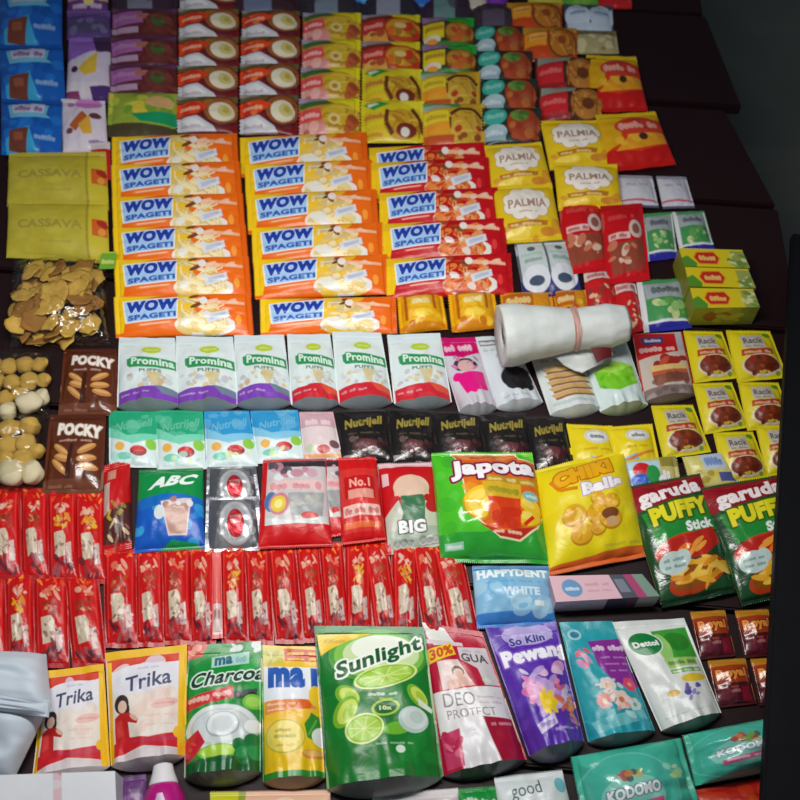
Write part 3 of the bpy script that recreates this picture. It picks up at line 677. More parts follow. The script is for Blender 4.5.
def art_wow(bg, stripe, sauce):
    def f(c):
        c.bg(bg)
        c.poly([(0, 0), (0.12, 0), (0.06, 0.9), (0, 0.9)], (250, 205, 20)); c.poly([(0, 0), (0.4, 0), (0.1, 0.2), (0, 0.2)], (250, 205, 20) if bg[1] > 60 else (235, 190, 20))
        # picture of the dish
        c.poly([(0.47, 0.02), (0.60, 0.02), (0.58, 0.7), (0.46, 0.7)], (248, 200, 45) if bg[1] > 60 else bg)
        c.ell(0.66, 0.78, 0.22, 0.24, (240, 236, 228)); c.ell(0.645, 0.76, 0.185, 0.19, sauce[0])
        c.blobs(34, 0.48, 0.12, 0.78, 0.95, sauce, 0.02, 0.05, 0.85)
        c.strands(24, 0.5, 0.2, 0.8, 0.92, sauce, 0.03)
        c.blobs(7, 0.5, 0.55, 0.7, 0.85, [(235, 235, 228), sauce[1]], 0.025, 0.045, 0.8)
        c.blobs(5, 0.58, 0.08, 0.68, 0.34, [(120, 70, 30), (150, 90, 40)], 0.012, 0.028)
        c.poly([(0.66, 0.56), (0.83, 0.42), (0.84, 0.58), (0.68, 0.74)], (222, 226, 234)); c.poly([(0.69, 0.58), (0.81, 0.48), (0.81, 0.55), (0.7, 0.67)], (190, 198, 215))
        c.poly([(0.64, 0.17), (0.95, 0.24), (0.95, 0.31), (0.66, 0.29)], (252, 190, 150)); c.ell(0.655, 0.2, 0.03, 0.1, (250, 240, 232)); c.blobs(4, 0.7, 0.2, 0.9, 0.3, [(255, 215, 190)], 0.01, 0.03, 0.7)
        c.rect(0.87, 0.34, 1, 1, bg); c.ell(0.9, 0.66, 0.02, 0.12, (255, 165, 55) if bg[1] > 60 else (235, 60, 60)); c.rect(0.955, 0, 1, 1, [max(0, x - 12) for x in bg])
        # name panel
        sl = -0.16
        def P(u, v): return (u, v + (u - 0.28) * sl)
        c.poly([P(0.065, 0.12), P(0.475, 0.12), P(0.465, 0.665), P(0.08, 0.665)], (250, 248, 244))
        c.poly([P(0.075, 0.145), P(0.467, 0.145), P(0.457, 0.64), P(0.09, 0.64)], (165, 205, 245))
        c.text('WOW', 0.082, 0.145, 0.464, 0.44, (25, 62, 168), 0.085, slope=sl, shear=0.03, out=(230, 242, 255), ow=0.012)
        c.text('SPAGETI', 0.10, 0.485, 0.455, 0.61, (45, 90, 180), 0.055, slope=sl)
        c.poly([P(0.15, 0.70), P(0.45, 0.70), P(0.42, 0.77), P(0.17, 0.77)], stripe); c.poly([P(0.18, 0.715), P(0.42, 0.715), P(0.4, 0.745), P(0.19, 0.745)], (255, 215, 190), 0.7)
    return f
def pack_soto(c):
    c.bg((120, 22, 28)); c.poly([(0, 0), (1, 0), (1, 0.16), (0.5, 0.24), (0, 0.2)], (105, 90, 50)); c.rect(0, 0, 0.35, 0.1, (160, 150, 140))
    c.ell(0.72, 0.46, 0.31, 0.42, (90, 22, 30)); c.ell(0.73, 0.43, 0.28, 0.36, (150, 85, 40)); c.blobs(9, 0.5, 0.2, 0.95, 0.6, [(170, 100, 45), (130, 65, 35), (150, 110, 50)], 0.04, 0.08)
    c.ell(0.74, 0.48, 0.2, 0.26, (232, 224, 198)); c.ell(0.79, 0.46, 0.11, 0.16, (208, 196, 120)); c.ell(0.81, 0.44, 0.05, 0.08, (190, 170, 80))
    c.poly([(0.0, 0.24), (0.38, 0.22), (0.56, 0.34), (0.36, 0.54), (0.0, 0.58)], (236, 70, 22)); c.blobs(4, 0.05, 0.3, 0.4, 0.5, [(245, 120, 60), (215, 40, 20)], 0.04, 0.09); c.squig(0.06, 0.32, 0.4, 0.46, (250, 200, 160), 5)
    c.poly([(0.0, 0.62), (0.34, 0.6), (0.6, 0.84), (0.66, 0.97), (0.0, 0.97)], (205, 205, 212)); c.poly([(0.06, 0.68), (0.3, 0.65), (0.5, 0.85), (0.2, 0.86)], (232, 232, 236)); c.squig(0.06, 0.8, 0.4, 0.88, (150, 110, 120), 6, 0.6); c.rect(0, 0.96, 1, 1, (110, 40, 45))
A_SOTO = pack_soto
def pack_pinkpanel(c):
    c.bg((190, 130, 60)); c.rect(0, 0, 0.45, 0.16, (165, 150, 175)); c.poly([(0.02, 0.14), (0.5, 0.12), (0.6, 0.24), (0.02, 0.3)], (60, 105, 45)); c.poly([(0.4, 0.0), (1, 0.0), (1, 0.34), (0.62, 0.22), (0.5, 0.16)], (228, 214, 24))
    c.ell(0.66, 0.6, 0.36, 0.4, (190, 150, 30)); c.ell(0.68, 0.58, 0.32, 0.34, (205, 172, 40)); c.strands(16, 0.42, 0.3, 0.95, 0.85, [(222, 190, 60), (175, 125, 30), (215, 200, 70)], 0.05); c.ell(0.58, 0.62, 0.10, 0.14, (226, 205, 130)); c.ell(0.58, 0.63, 0.05, 0.07, (190, 130, 40)); c.blobs(6, 0.78, 0.5, 1, 0.95, [(165, 70, 40), (185, 95, 45)], 0.04, 0.09)
    c.poly([(0, 0.36), (0.36, 0.34), (0.4, 0.64), (0, 0.7)], (222, 75, 75)); c.squig(0.04, 0.42, 0.34, 0.58, (250, 205, 200), 5); c.poly([(0, 0.72), (0.42, 0.68), (0.5, 0.97), (0, 0.97)], (212, 135, 130)); c.blobs(4, 0.05, 0.74, 0.4, 0.95, [(228, 170, 160), (190, 100, 95)], 0.05, 0.09)
A_YELLOW = pack_pinkpanel
def pack_redbowl(c):
    c.bg((120, 45, 25)); c.rect(0, 0, 0.5, 0.14, (150, 145, 160)); c.poly([(0.4, 0), (1, 0), (1, 0.26), (0.55, 0.2)], (222, 208, 30)); c.ell(0.7, 0.58, 0.33, 0.38, (190, 70, 20)); c.ell(0.71, 0.54, 0.29, 0.28, (205, 150, 40)); c.blobs(12, 0.5, 0.35, 0.95, 0.8, [(215, 110, 30), (200, 60, 25), (225, 170, 60), (170, 120, 30)], 0.04, 0.09); c.ell(0.66, 0.48, 0.1, 0.1, (230, 200, 120))
    c.poly([(0, 0.3), (0.38, 0.26), (0.42, 0.62), (0, 0.66)], (200, 45, 40)); c.squig(0.04, 0.36, 0.36, 0.54, (240, 170, 150), 5); c.poly([(0.02, 0.68), (0.4, 0.64), (0.46, 0.96), (0.02, 0.97)], (215, 150, 60)); c.blobs(4, 0.05, 0.7, 0.4, 0.95, [(230, 180, 90), (170, 80, 40)], 0.05, 0.09)
A_REDBOWL = pack_redbowl
def pack_swirl(c):
    c.bg((222, 205, 35)); c.poly([(0.04, 0.12), (0.3, 0.06), (0.46, 0.14), (0.2, 0.3)], (50, 160, 60)); c.poly([(0.1, 0.14), (0.24, 0.1), (0.3, 0.14), (0.14, 0.22)], (225, 235, 220)); c.poly([(0.5, 0.0), (1, 0), (1, 0.3)], (240, 225, 50))
    c.poly([(0, 0.34), (0.4, 0.32), (0.5, 0.5), (0, 0.62)], (215, 190, 30)); c.squig(0.06, 0.38, 0.4, 0.52, (190, 60, 60), 6, 0.8); c.ell(0.66, 0.62, 0.30, 0.34, (205, 160, 40)); c.strands(14, 0.45, 0.35, 0.92, 0.9, [(222, 190, 70), (180, 125, 30)], 0.045); c.line([(0.42, 0.3), (0.4, 0.6), (0.5, 0.85)], 0.1, (100, 55, 20)); c.line([(0.8, 0.25), (0.94, 0.5), (0.98, 0.8)], 0.1, (100, 55, 20)); c.ell(0.72, 0.76, 0.16, 0.16, (120, 45, 25)); c.ell(0.70, 0.8, 0.07, 0.1, (228, 222, 210)); c.poly([(0, 0.75), (0.35, 0.7), (0.4, 0.97), (0, 0.97)], (225, 190, 40)); c.squig(0.05, 0.8, 0.34, 0.9, (170, 110, 30), 5, 0.7)
A_SWIRL = pack_swirl
def pack_green(c):
    c.bg((50, 60, 35)); c.rect(0, 0.02, 0.5, 0.2, (150, 110, 150)); c.poly([(0.45, 0), (1, 0), (1, 0.3), (0.5, 0.26)], (35, 165, 50)); c.blobs(4, 0.5, 0.02, 1, 0.26, [(60, 190, 70), (25, 130, 40)], 0.05, 0.09); c.ell(0.72, 0.58, 0.3, 0.36, (110, 60, 20)); c.ell(0.72, 0.55, 0.27, 0.3, (185, 130, 40)); c.blobs(12, 0.52, 0.35, 0.94, 0.8, [(205, 160, 60), (200, 100, 35), (160, 100, 30), (190, 70, 35)], 0.04, 0.08)
    c.rect(0.03, 0.26, 0.42, 0.74, (226, 205, 35)); c.squig(0.06, 0.36, 0.4, 0.54, (180, 110, 30), 5, 0.8); c.ell(0.2, 0.78, 0.16, 0.12, (230, 220, 200)); c.rect(0.03, 0.84, 1, 0.96, (60, 130, 50)); c.ell(0.2, 0.84, 0.1, 0.08, (235, 150, 60))
A_GREEN = pack_green
def pack_yorange(c):
    c.bg((214, 170, 40)); c.rect(0, 0.0, 0.6, 0.16, (80, 150, 80)); c.poly([(0.0, 0.08), (0.3, 0.06), (0.5, 0.14), (0, 0.2)], (160, 180, 165)); c.ell(0.7, 0.58, 0.31, 0.4, (205, 165, 50)); c.strands(16, 0.46, 0.3, 0.95, 0.88, [(222, 185, 75), (185, 130, 35), (205, 165, 60)], 0.045); c.line([(0.44, 0.34), (0.58, 0.2), (0.8, 0.2), (0.95, 0.36)], 0.08, (90, 45, 18)); c.line([(0.42, 0.4), (0.42, 0.66)], 0.1, (110, 60, 20)); c.blobs(6, 0.55, 0.6, 0.95, 0.85, [(190, 60, 35), (150, 80, 30)], 0.03, 0.06)
    c.poly([(0.02, 0.24), (0.4, 0.22), (0.42, 0.5), (0.02, 0.52)], (236, 212, 45)); c.squig(0.05, 0.3, 0.38, 0.44, (190, 150, 40), 6, 0.8); c.poly([(0.04, 0.54), (0.42, 0.5), (0.44, 0.72), (0.04, 0.76)], (240, 160, 40)); c.rect(0.02, 0.78, 0.5, 0.96, (200, 85, 35))
A_YORANGE = pack_yorange
def pack_teal(c):
    c.bg((38, 52, 42)); c.ell(0.7, 0.5, 0.31, 0.46, (75, 30, 20)); c.ell(0.7, 0.5, 0.28, 0.42, (165, 68, 35)); c.blobs(14, 0.48, 0.25, 0.92, 0.85, [(185, 75, 38), (150, 52, 30), (190, 110, 50), (170, 90, 60)], 0.04, 0.09, 0.9); c.ell(0.62, 0.3, 0.15, 0.16, (105, 145, 60)); c.blobs(5, 0.5, 0.2, 0.75, 0.42, [(120, 160, 70), (80, 120, 45)], 0.03, 0.06)
    c.ell(0.22, 0.3, 0.19, 0.24, (62, 178, 160)); c.rect(0.06, 0.12, 0.38, 0.42, (62, 178, 160)); c.squig(0.08, 0.2, 0.36, 0.36, (170, 225, 212), 4, 0.7); c.ell(0.22, 0.72, 0.2, 0.2, (172, 200, 208)); c.rect(0.04, 0.7, 0.4, 0.92, (150, 180, 192)); c.squig(0.07, 0.66, 0.36, 0.8, (225, 235, 238), 4, 0.8)
A_TEAL = pack_teal
def pack_orange(c):
    c.bg((180, 78, 14)); c.poly([(0, 0), (1, 0), (1, 0.14), (0, 0.2)], (195, 140, 45)); c.ell(0.72, 0.5, 0.27, 0.42, (110, 55, 14)); c.ell(0.72, 0.5, 0.24, 0.37, (190, 115, 34)); c.strands(14, 0.5, 0.2, 0.94, 0.84, [(212, 145, 55), (160, 85, 22)], 0.05); c.ell(0.7, 0.46, 0.08, 0.12, (150, 75, 22)); c.rect(0.04, 0.22, 0.42, 0.62, (232, 150, 32)); c.rect(0.12, 0.26, 0.42, 0.46, (240, 185, 90)); c.squig(0.14, 0.3, 0.4, 0.42, (200, 100, 20), 4, 0.8); c.poly([(0, 0.66), (0.44, 0.62), (0.5, 0.97), (0, 0.97)], (200, 70, 18))
A_ORANGE = pack_orange
def pack_rednood(c):
    c.bg((70, 34, 22)); c.poly([(0.05, 0.02), (0.6, 0.0), (0.55, 0.2), (0.05, 0.26)], (150, 155, 140)); c.ell(0.74, 0.52, 0.27, 0.46, (95, 48, 18)); c.ell(0.75, 0.52, 0.25, 0.42, (190, 125, 52)); c.strands(18, 0.54, 0.2, 0.98, 0.88, [(210, 148, 70), (165, 98, 36)], 0.05); c.ell(0.77, 0.54, 0.1, 0.16, (110, 58, 22)); c.poly([(0.03, 0.28), (0.44, 0.22), (0.46, 0.82), (0.06, 0.9)], (205, 36, 44)); c.squig(0.08, 0.4, 0.42, 0.58, (235, 120, 115), 5); c.rect(0.06, 0.82, 0.5, 0.96, (150, 24, 30))
A_REDNOOD = pack_rednood
def pack_lilac(c):
    c.bg((92, 32, 38)); c.rect(0, 0, 1, 0.14, (95, 60, 95)); c.poly([(0.02, 0.2), (0.48, 0.18), (0.5, 0.58), (0.02, 0.64)], (160, 95, 160)); c.squig(0.06, 0.28, 0.42, 0.48, (200, 150, 195), 5, 0.7); c.poly([(0.4, 0.26), (0.7, 0.3), (0.66, 0.44), (0.4, 0.5)], (175, 110, 100)); c.rect(0.0, 0.68, 0.42, 0.84, (180, 150, 180)); c.ell(0.74, 0.52, 0.2, 0.34, (110, 50, 42)); c.ell(0.72, 0.46, 0.1, 0.2, (62, 100, 48)); c.blobs(7, 0.5, 0.3, 0.95, 0.9, [(105, 45, 40), (125, 60, 48)], 0.04, 0.08, 0.8); c.rect(0, 0.94, 1, 1, (75, 24, 34))
A_PURPLE = pack_lilac
def art_sunlight(c):
    c.bg((16, 122, 42)); c.blobs(16, 0, 0.35, 1, 1, [(14, 104, 38), (26, 140, 52)], 0.06, 0.13, 0.5); c.ell(0.55, 0.21, 0.44, 0.19, (70, 160, 50)); c.ell(0.56, 0.21, 0.40, 0.165, (130, 195, 80)); c.ell(0.58, 0.2, 0.34, 0.135, (205, 228, 170)); c.ell(0.6, 0.16, 0.28, 0.10, (242, 248, 232))
    c.poly([(0.02, 0.06), (0.52, 0.05), (0.30, 0.10), (0.14, 0.155), (0.04, 0.20)], (242, 202, 28)); c.squig(0.08, 0.085, 0.27, 0.12, (180, 150, 20), 6, 0.6)
    def slice_(x, y, rx, ry, rot):
        c.ell(x, y, rx, ry, (225, 236, 140), rot); c.ell(x, y, rx * 0.92, ry * 0.88, (120, 182, 36), rot); c.ell(x, y, rx * 0.84, ry * 0.78, (165, 208, 58), rot)
        for k in range(8):
            t = k * 0.785 + 0.3; cx, sy = math.cos(t) * rx * 0.82, math.sin(t) * ry * 0.76
            c.line([(x, y), (x + cx * math.cos(rot) - sy * math.sin(rot), y + cx * math.sin(rot) + sy * math.cos(rot))], 0.005, (222, 236, 150))
    slice_(0.60, 0.355, 0.29, 0.075, -0.16)
    c.text('Sunlight', 0.17, 0.155, 0.95, 0.295, (14, 92, 44), 0.035, slope=-0.26, out=(248, 252, 242), ow=0.013)
    c.squig(0.43, 0.462, 0.72, 0.487, (215, 232, 205), 8); c.squig(0.52, 0.498, 0.64, 0.512, (190, 205, 60), 5); c.ell(0.57, 0.565, 0.125, 0.055, (170, 208, 66), -0.1); c.ell(0.57, 0.565, 0.10, 0.042, (24, 105, 48), -0.1); c.text('10x', 0.515, 0.552, 0.625, 0.582, (225, 235, 170), 0.05)
    for (x, y, r, o) in ((0.25, 0.475, 0.11, 0.3), (0.22, 0.575, 0.13, -0.6), (0.86, 0.49, 0.10, 0.7)):
        c.ell(x, y, r, r * 0.6, (120, 182, 40), o); c.ell(x + 0.015, y, r * 0.8, r * 0.45, (205, 225, 95), o); c.ell(x + 0.03, y + 0.005, r * 0.5, r * 0.28, (170, 208, 60), o)
    slice_(0.37, 0.69, 0.17, 0.095, -0.1); c.ell(0.65, 0.70, 0.12, 0.04, (110, 185, 44), -0.1); c.ell(0.80, 0.645, 0.13, 0.085, (186, 208, 200)); c.ell(0.81, 0.635, 0.11, 0.07, (215, 228, 222)); c.ell(0.83, 0.63, 0.06, 0.04, (196, 214, 206)); c.poly([(0.86, 0.50), (0.98, 0.57), (0.97, 0.60), (0.86, 0.55)], (228, 238, 220)); c.ell(0.66, 0.83, 0.04, 0.025, (215, 235, 215)); c.squig(0.45, 0.785, 0.8, 0.80, (190, 215, 190), 14, 0.7); c.rect(0, 0, 0.02, 1, (14, 96, 36))
def art_charcoal(c):
    c.bg((22, 142, 56)); c.blobs(12, 0, 0.1, 1, 0.5, [(34, 165, 72), (18, 118, 44), (60, 175, 85)], 0.08, 0.16, 0.6); c.poly([(0, 0), (0.3, 0), (0.2, 0.1), (0, 0.12)], (205, 70, 50)); c.blobs(5, 0.03, 0.02, 0.24, 0.1, [(235, 160, 140), (200, 40, 40)], 0.03, 0.06); c.blobs(6, 0.6, 0.01, 0.98, 0.08, [(222, 230, 226), (205, 218, 212), (90, 100, 95)], 0.04, 0.08)
    c.poly([(0.34, 0.11), (0.84, 0.08), (0.84, 0.18), (0.34, 0.2)], (175, 215, 200)); c.text('ma', 0.38, 0.108, 0.62, 0.18, (40, 105, 125), 0.05, slope=-0.05); c.squig(0.66, 0.11, 0.8, 0.17, (110, 175, 180), 3)
    c.text('Charcoal', 0.05, 0.215, 1.08, 0.335, (24, 62, 48), 0.035, slope=-0.05, shear=0.06, out=(225, 242, 230), ow=0.012)
    c.poly([(0, 0.43), (0.64, 0.36), (0.66, 0.45), (0, 0.53)], (205, 50, 50)); c.squig(0.04, 0.42, 0.34, 0.47, (248, 205, 195), 5); c.squig(0.38, 0.39, 0.62, 0.44, (248, 205, 195), 4)
    c.blobs(5, 0.7, 0.34, 0.92, 0.46, [(36, 42, 44), (26, 30, 34), (70, 82, 80)], 0.05, 0.09); c.ell(0.9, 0.49, 0.13, 0.06, (120, 195, 60)); c.ell(0.9, 0.49, 0.09, 0.04, (160, 215, 90))
    c.ell(0.50, 0.68, 0.48, 0.18, (170, 188, 186)); c.ell(0.49, 0.675, 0.47, 0.17, (222, 230, 228)); c.ell(0.49, 0.675, 0.40, 0.14, (196, 207, 206)); c.ell(0.49, 0.67, 0.36, 0.125, (212, 220, 220)); c.ell(0.52, 0.66, 0.22, 0.1, (170, 184, 186)); c.ell(0.52, 0.655, 0.20, 0.09, (232, 238, 238)); c.ell(0.52, 0.655, 0.14, 0.062, (214, 222, 224)); c.ell(0.9, 0.68, 0.12, 0.06, (176, 192, 192)); c.ell(0.9, 0.675, 0.11, 0.052, (232, 238, 238))
    c.poly([(0, 0.74), (0.2, 0.68), (0.3, 0.78), (0.16, 0.88), (0, 0.92)], (202, 26, 46)); c.blobs(3, 0.02, 0.76, 0.2, 0.86, [(225, 80, 90)], 0.03, 0.06, 0.7); c.ell(0.48, 0.86, 0.28, 0.055, (120, 185, 40)); c.ell(0.48, 0.855, 0.25, 0.042, (172, 214, 66)); c.poly([(0, 0.92), (0.5, 0.89), (1, 0.92), (1, 1), (0, 1)], (14, 96, 44)); c.blobs(5, 0.7, 0.76, 0.98, 0.9, [(40, 150, 80), (26, 120, 60)], 0.06, 0.1)
def art_japota(c):
    c.bg((78, 196, 42)); c.poly([(0, 0.78), (0.4, 0.8), (1, 0.66), (1, 1), (0, 1)], (46, 160, 54)); c.blobs(10, 0.02, 0.1, 0.2, 0.9, [(92, 208, 66), (62, 180, 46)], 0.04, 0.09, 0.6)
    S = [(0.20, 0.03), (0.82, 0.03), (0.84, 0.10), (0.99, 0.12), (0.99, 0.6), (0.92, 0.72), (0.74, 0.84), (0.56, 0.83), (0.38, 0.70), (0.28, 0.52), (0.27, 0.2)]
    c.poly([(0.6 + (x - 0.6) * 1.04, 0.45 + (y - 0.45) * 1.035) for x, y in S], (236, 232, 190)); c.poly(S, (226, 105, 26))
    c.blobs(14, 0.3, 0.3, 0.98, 0.6, [(238, 150, 40), (228, 120, 30), (240, 170, 60)], 0.05, 0.11, 0.8); c.poly([(0.22, 0.05), (0.5, 0.03), (0.82, 0.05), (0.7, 0.12), (0.3, 0.12)], (240, 165, 90), 0.7)
    for (x, y, r, o) in ((0.40, 0.52, 0.17, -0.4), (0.36, 0.62, 0.12, 0.5), (0.88, 0.55, 0.13, 0.4), (0.86, 0.66, 0.12, -0.3)):
        c.ell(x, y, r, r * 0.62, (205, 140, 24), o); c.ell(x, y - 0.008, r * 0.93, r * 0.55, (244, 200, 44), o); c.ell(x - 0.02, y - 0.02, r * 0.5, r * 0.26, (250, 222, 100), o)
    c.poly([(0.46, 0.46), (0.80, 0.44), (0.76, 0.76), (0.53, 0.77)], (222, 66, 24)); c.blobs(7, 0.5, 0.5, 0.76, 0.72, [(235, 90, 34), (205, 50, 20)], 0.04, 0.07, 0.8); c.poly([(0.44, 0.37), (0.82, 0.35), (0.80, 0.5), (0.46, 0.52)], (222, 178, 44)); c.squig(0.48, 0.40, 0.78, 0.48, (140, 150, 36), 5); c.line([(0.8, 0.72), (0.9, 0.64)], 0.03, (225, 40, 20))
    c.poly([(0.36, 0.72), (0.58, 0.79), (0.92, 0.72), (0.74, 0.84), (0.56, 0.83)], (196, 44, 30)); c.squig(0.5, 0.775, 0.8, 0.805, (250, 222, 190), 9); c.ell(0.9, 0.46, 0.08, 0.045, (130, 196, 190)); c.squig(0.85, 0.44, 0.96, 0.475, (235, 245, 245), 4, 0.8)
    c.rect(0.48, 0.31, 0.97, 0.37, (190, 150, 34)); c.squig(0.5, 0.32, 0.95, 0.36, (240, 222, 150), 10, 0.8); c.squig(0.36, 0.075, 0.62, 0.115, (200, 30, 60), 5)
    c.text('Japota', 0.16, 0.12, 0.97, 0.33, (250, 246, 250), 0.055, slope=-0.05, out=(130, 24, 66), ow=0.022); c.rect(0.05, 0.86, 0.22, 0.915, (150, 205, 175)); c.squig(0.07, 0.87, 0.2, 0.905, (225, 240, 235), 4)
    c.poly([(0.88, 0), (1, 0), (1, 0.1), (0.9, 0.08)], (120, 215, 60))
def art_chiki(c):
    c.bg((234, 214, 18)); c.poly([(0, 0.94), (0.5, 0.92), (1, 0.9), (1, 1), (0, 1)], (222, 105, 40)); c.blobs(12, 0.05, 0.25, 0.95, 0.85, [(240, 224, 40), (230, 208, 14)], 0.08, 0.15, 0.6)
    c.text('CHIKI', 0.15, 0.10, 0.80, 0.27, (238, 176, 12), 0.10, slope=-0.10, out=(196, 96, 10), ow=0.014); c.text('Balls', 0.42, 0.29, 0.86, 0.41, (250, 248, 248), 0.06, slope=-0.08, out=(196, 160, 190), ow=0.012); c.line([(0.12, 0.2), (0.2, 0.32), (0.38, 0.34)], 0.035, (222, 130, 12))
    for (x, y, r) in ((0.56, 0.46, 0.075), (0.30, 0.57, 0.125), (0.56, 0.60, 0.14), (0.70, 0.52, 0.09), (0.35, 0.74, 0.115), (0.52, 0.72, 0.08), (0.66, 0.66, 0.12)):
        c.ell(x, y + 0.012, r, r * 0.78, (190, 130, 14)); c.ell(x, y, r * 0.95, r * 0.72, (226, 168, 28)); c.blobs(7, x - r * 0.6, y - r * 0.45, x + r * 0.5, y + r * 0.35, [(240, 196, 60), (214, 150, 24), (246, 210, 90)], 0.014, 0.032, 0.8)
    c.ell(0.66, 0.63, 0.09, 0.05, (120, 66, 26)); c.ell(0.67, 0.70, 0.07, 0.04, (205, 165, 110)); c.squig(0.56, 0.86, 0.95, 0.89, (176, 160, 60), 9, 0.6)
def art_trika(c):
    c.bg((232, 222, 212)); c.rect(0, 0, 1, 0.11, (240, 188, 18)); c.poly([(0.02, 0.08), (0.93, 0.07), (0.93, 0.19), (0.02, 0.19)], (216, 58, 28)); c.poly([(0.06, 0.21), (0.2, 0.17), (0.9, 0.15), (0.9, 0.42), (0.1, 0.42)], (226, 226, 236)); c.ell(0.5, 0.19, 0.34, 0.05, (228, 228, 238)); c.blobs(9, 0.1, 0.15, 0.9, 0.42, [(222, 224, 236), (232, 230, 236)], 0.08, 0.15, 0.7)
    c.squig(0.4, 0.17, 0.66, 0.2, (150, 165, 200), 8, 0.5); c.text('Trika', 0.25, 0.24, 0.82, 0.385, (66, 72, 100), 0.02, slope=-0.08); c.blobs(14, 0.4, 0.42, 0.9, 0.78, [(236, 222, 202), (230, 200, 186), (238, 228, 216), (234, 210, 196)], 0.06, 0.13, 0.6); c.ell(0.74, 0.54, 0.16, 0.045, (232, 188, 178), -0.1); c.squig(0.62, 0.525, 0.86, 0.55, (205, 120, 110), 6, 0.5); c.squig(0.5, 0.63, 0.85, 0.655, (222, 170, 158), 9, 0.5); c.squig(0.5, 0.715, 0.85, 0.735, (222, 170, 158), 9, 0.5)
    # plain printed figure in a red blouse, no features
    c.ell(0.20, 0.505, 0.095, 0.085, (52, 36, 34)); c.ell(0.265, 0.56, 0.04, 0.06, (52, 36, 34)); c.ell(0.21, 0.53, 0.058, 0.055, (228, 192, 172)); c.poly([(0.10, 0.62), (0.18, 0.58), (0.30, 0.59), (0.42, 0.66), (0.40, 0.70), (0.28, 0.67), (0.30, 0.82), (0.10, 0.86)], (192, 26, 28)); c.ell(0.36, 0.64, 0.06, 0.022, (222, 176, 152), 0.5); c.poly([(0.12, 0.66), (0.2, 0.64), (0.22, 0.78), (0.12, 0.8)], (214, 60, 56), 0.7)
    c.poly([(0.07, 0.84), (0.25, 0.80), (0.55, 0.83), (0.92, 0.80), (0.92, 0.94), (0.5, 0.90), (0.07, 0.96)], (205, 22, 36)); c.poly([(0.3, 0.84), (0.6, 0.85), (0.9, 0.83), (0.9, 0.87), (0.5, 0.88)], (196, 40, 80)); c.poly([(0.07, 0.97), (0.5, 0.905), (0.92, 0.945), (0.92, 1), (0.07, 1)], (214, 204, 206)); c.rect(0.0, 0.1, 0.075, 1, (242, 192, 18)); c.rect(0.90, 0.02, 1, 1, (242, 192, 18)); c.ell(0.9, 0.80, 0.05, 0.05, (238, 190, 26))
def art_ma(c):
    c.bg((240, 198, 24)); c.rect(0.04, 0.17, 1, 0.44, (234, 240, 246)); c.poly([(0.40, 0.02), (1, 0.03), (1, 0.125), (0.42, 0.12)], (200, 66, 20)); c.squig(0.46, 0.045, 0.98, 0.072, (250, 205, 60), 7); c.squig(0.46, 0.088, 0.98, 0.115, (250, 205, 60), 7); c.poly([(0.04, 0.02), (0.4, 0.02), (0.38, 0.14), (0.04, 0.16)], (205, 196, 84)); c.blobs(4, 0.08, 0.04, 0.34, 0.14, [(222, 214, 130), (180, 170, 60)], 0.04, 0.07)
    c.text('ma', 0.12, 0.17, 0.76, 0.345, (44, 94, 182), 0.07); c.text('m', 0.86, 0.17, 1.25, 0.345, (44, 94, 182), 0.07); c.poly([(0.06, 0.44), (0.92, 0.43), (0.92, 0.50), (0.06, 0.54)], (238, 146, 80)); c.squig(0.1, 0.455, 0.6, 0.478, (250, 222, 190), 8); c.squig(0.1, 0.498, 0.6, 0.516, (250, 222, 190), 8); c.ell(0.72, 0.475, 0.13, 0.04, (226, 100, 18)); c.ell(0.93, 0.40, 0.12, 0.08, (246, 206, 44)); c.poly([(0.06, 0.54), (0.9, 0.5), (0.9, 0.6), (0.06, 0.62)], (244, 196, 50))
    c.ell(0.4, 0.71, 0.33, 0.125, (176, 176, 60)); c.ell(0.4, 0.71, 0.315, 0.115, (240, 216, 92)); c.squig(0.24, 0.65, 0.5, 0.68, (146, 150, 56), 5); c.squig(0.22, 0.695, 0.58, 0.725, (146, 150, 56), 6); c.squig(0.24, 0.76, 0.56, 0.785, (146, 150, 56), 9, 0.6); c.poly([(0.72, 0.62), (0.80, 0.57), (0.84, 0.53), (0.96, 0.56), (0.98, 0.63), (0.9, 0.68), (0.84, 0.74), (0.76, 0.72)], (46, 142, 46)); c.line([(0.78, 0.7), (0.92, 0.58)], 0.01, (110, 185, 70)); c.ell(1.0, 0.71, 0.17, 0.075, (238, 240, 234)); c.ell(0.84, 0.84, 0.18, 0.035, (226, 150, 56)); c.ell(0.84, 0.832, 0.14, 0.022, (240, 185, 100)); c.rect(0, 0.955, 1, 1, (40, 145, 50)); c.rect(0, 0, 0.035, 1, (40, 145, 50))
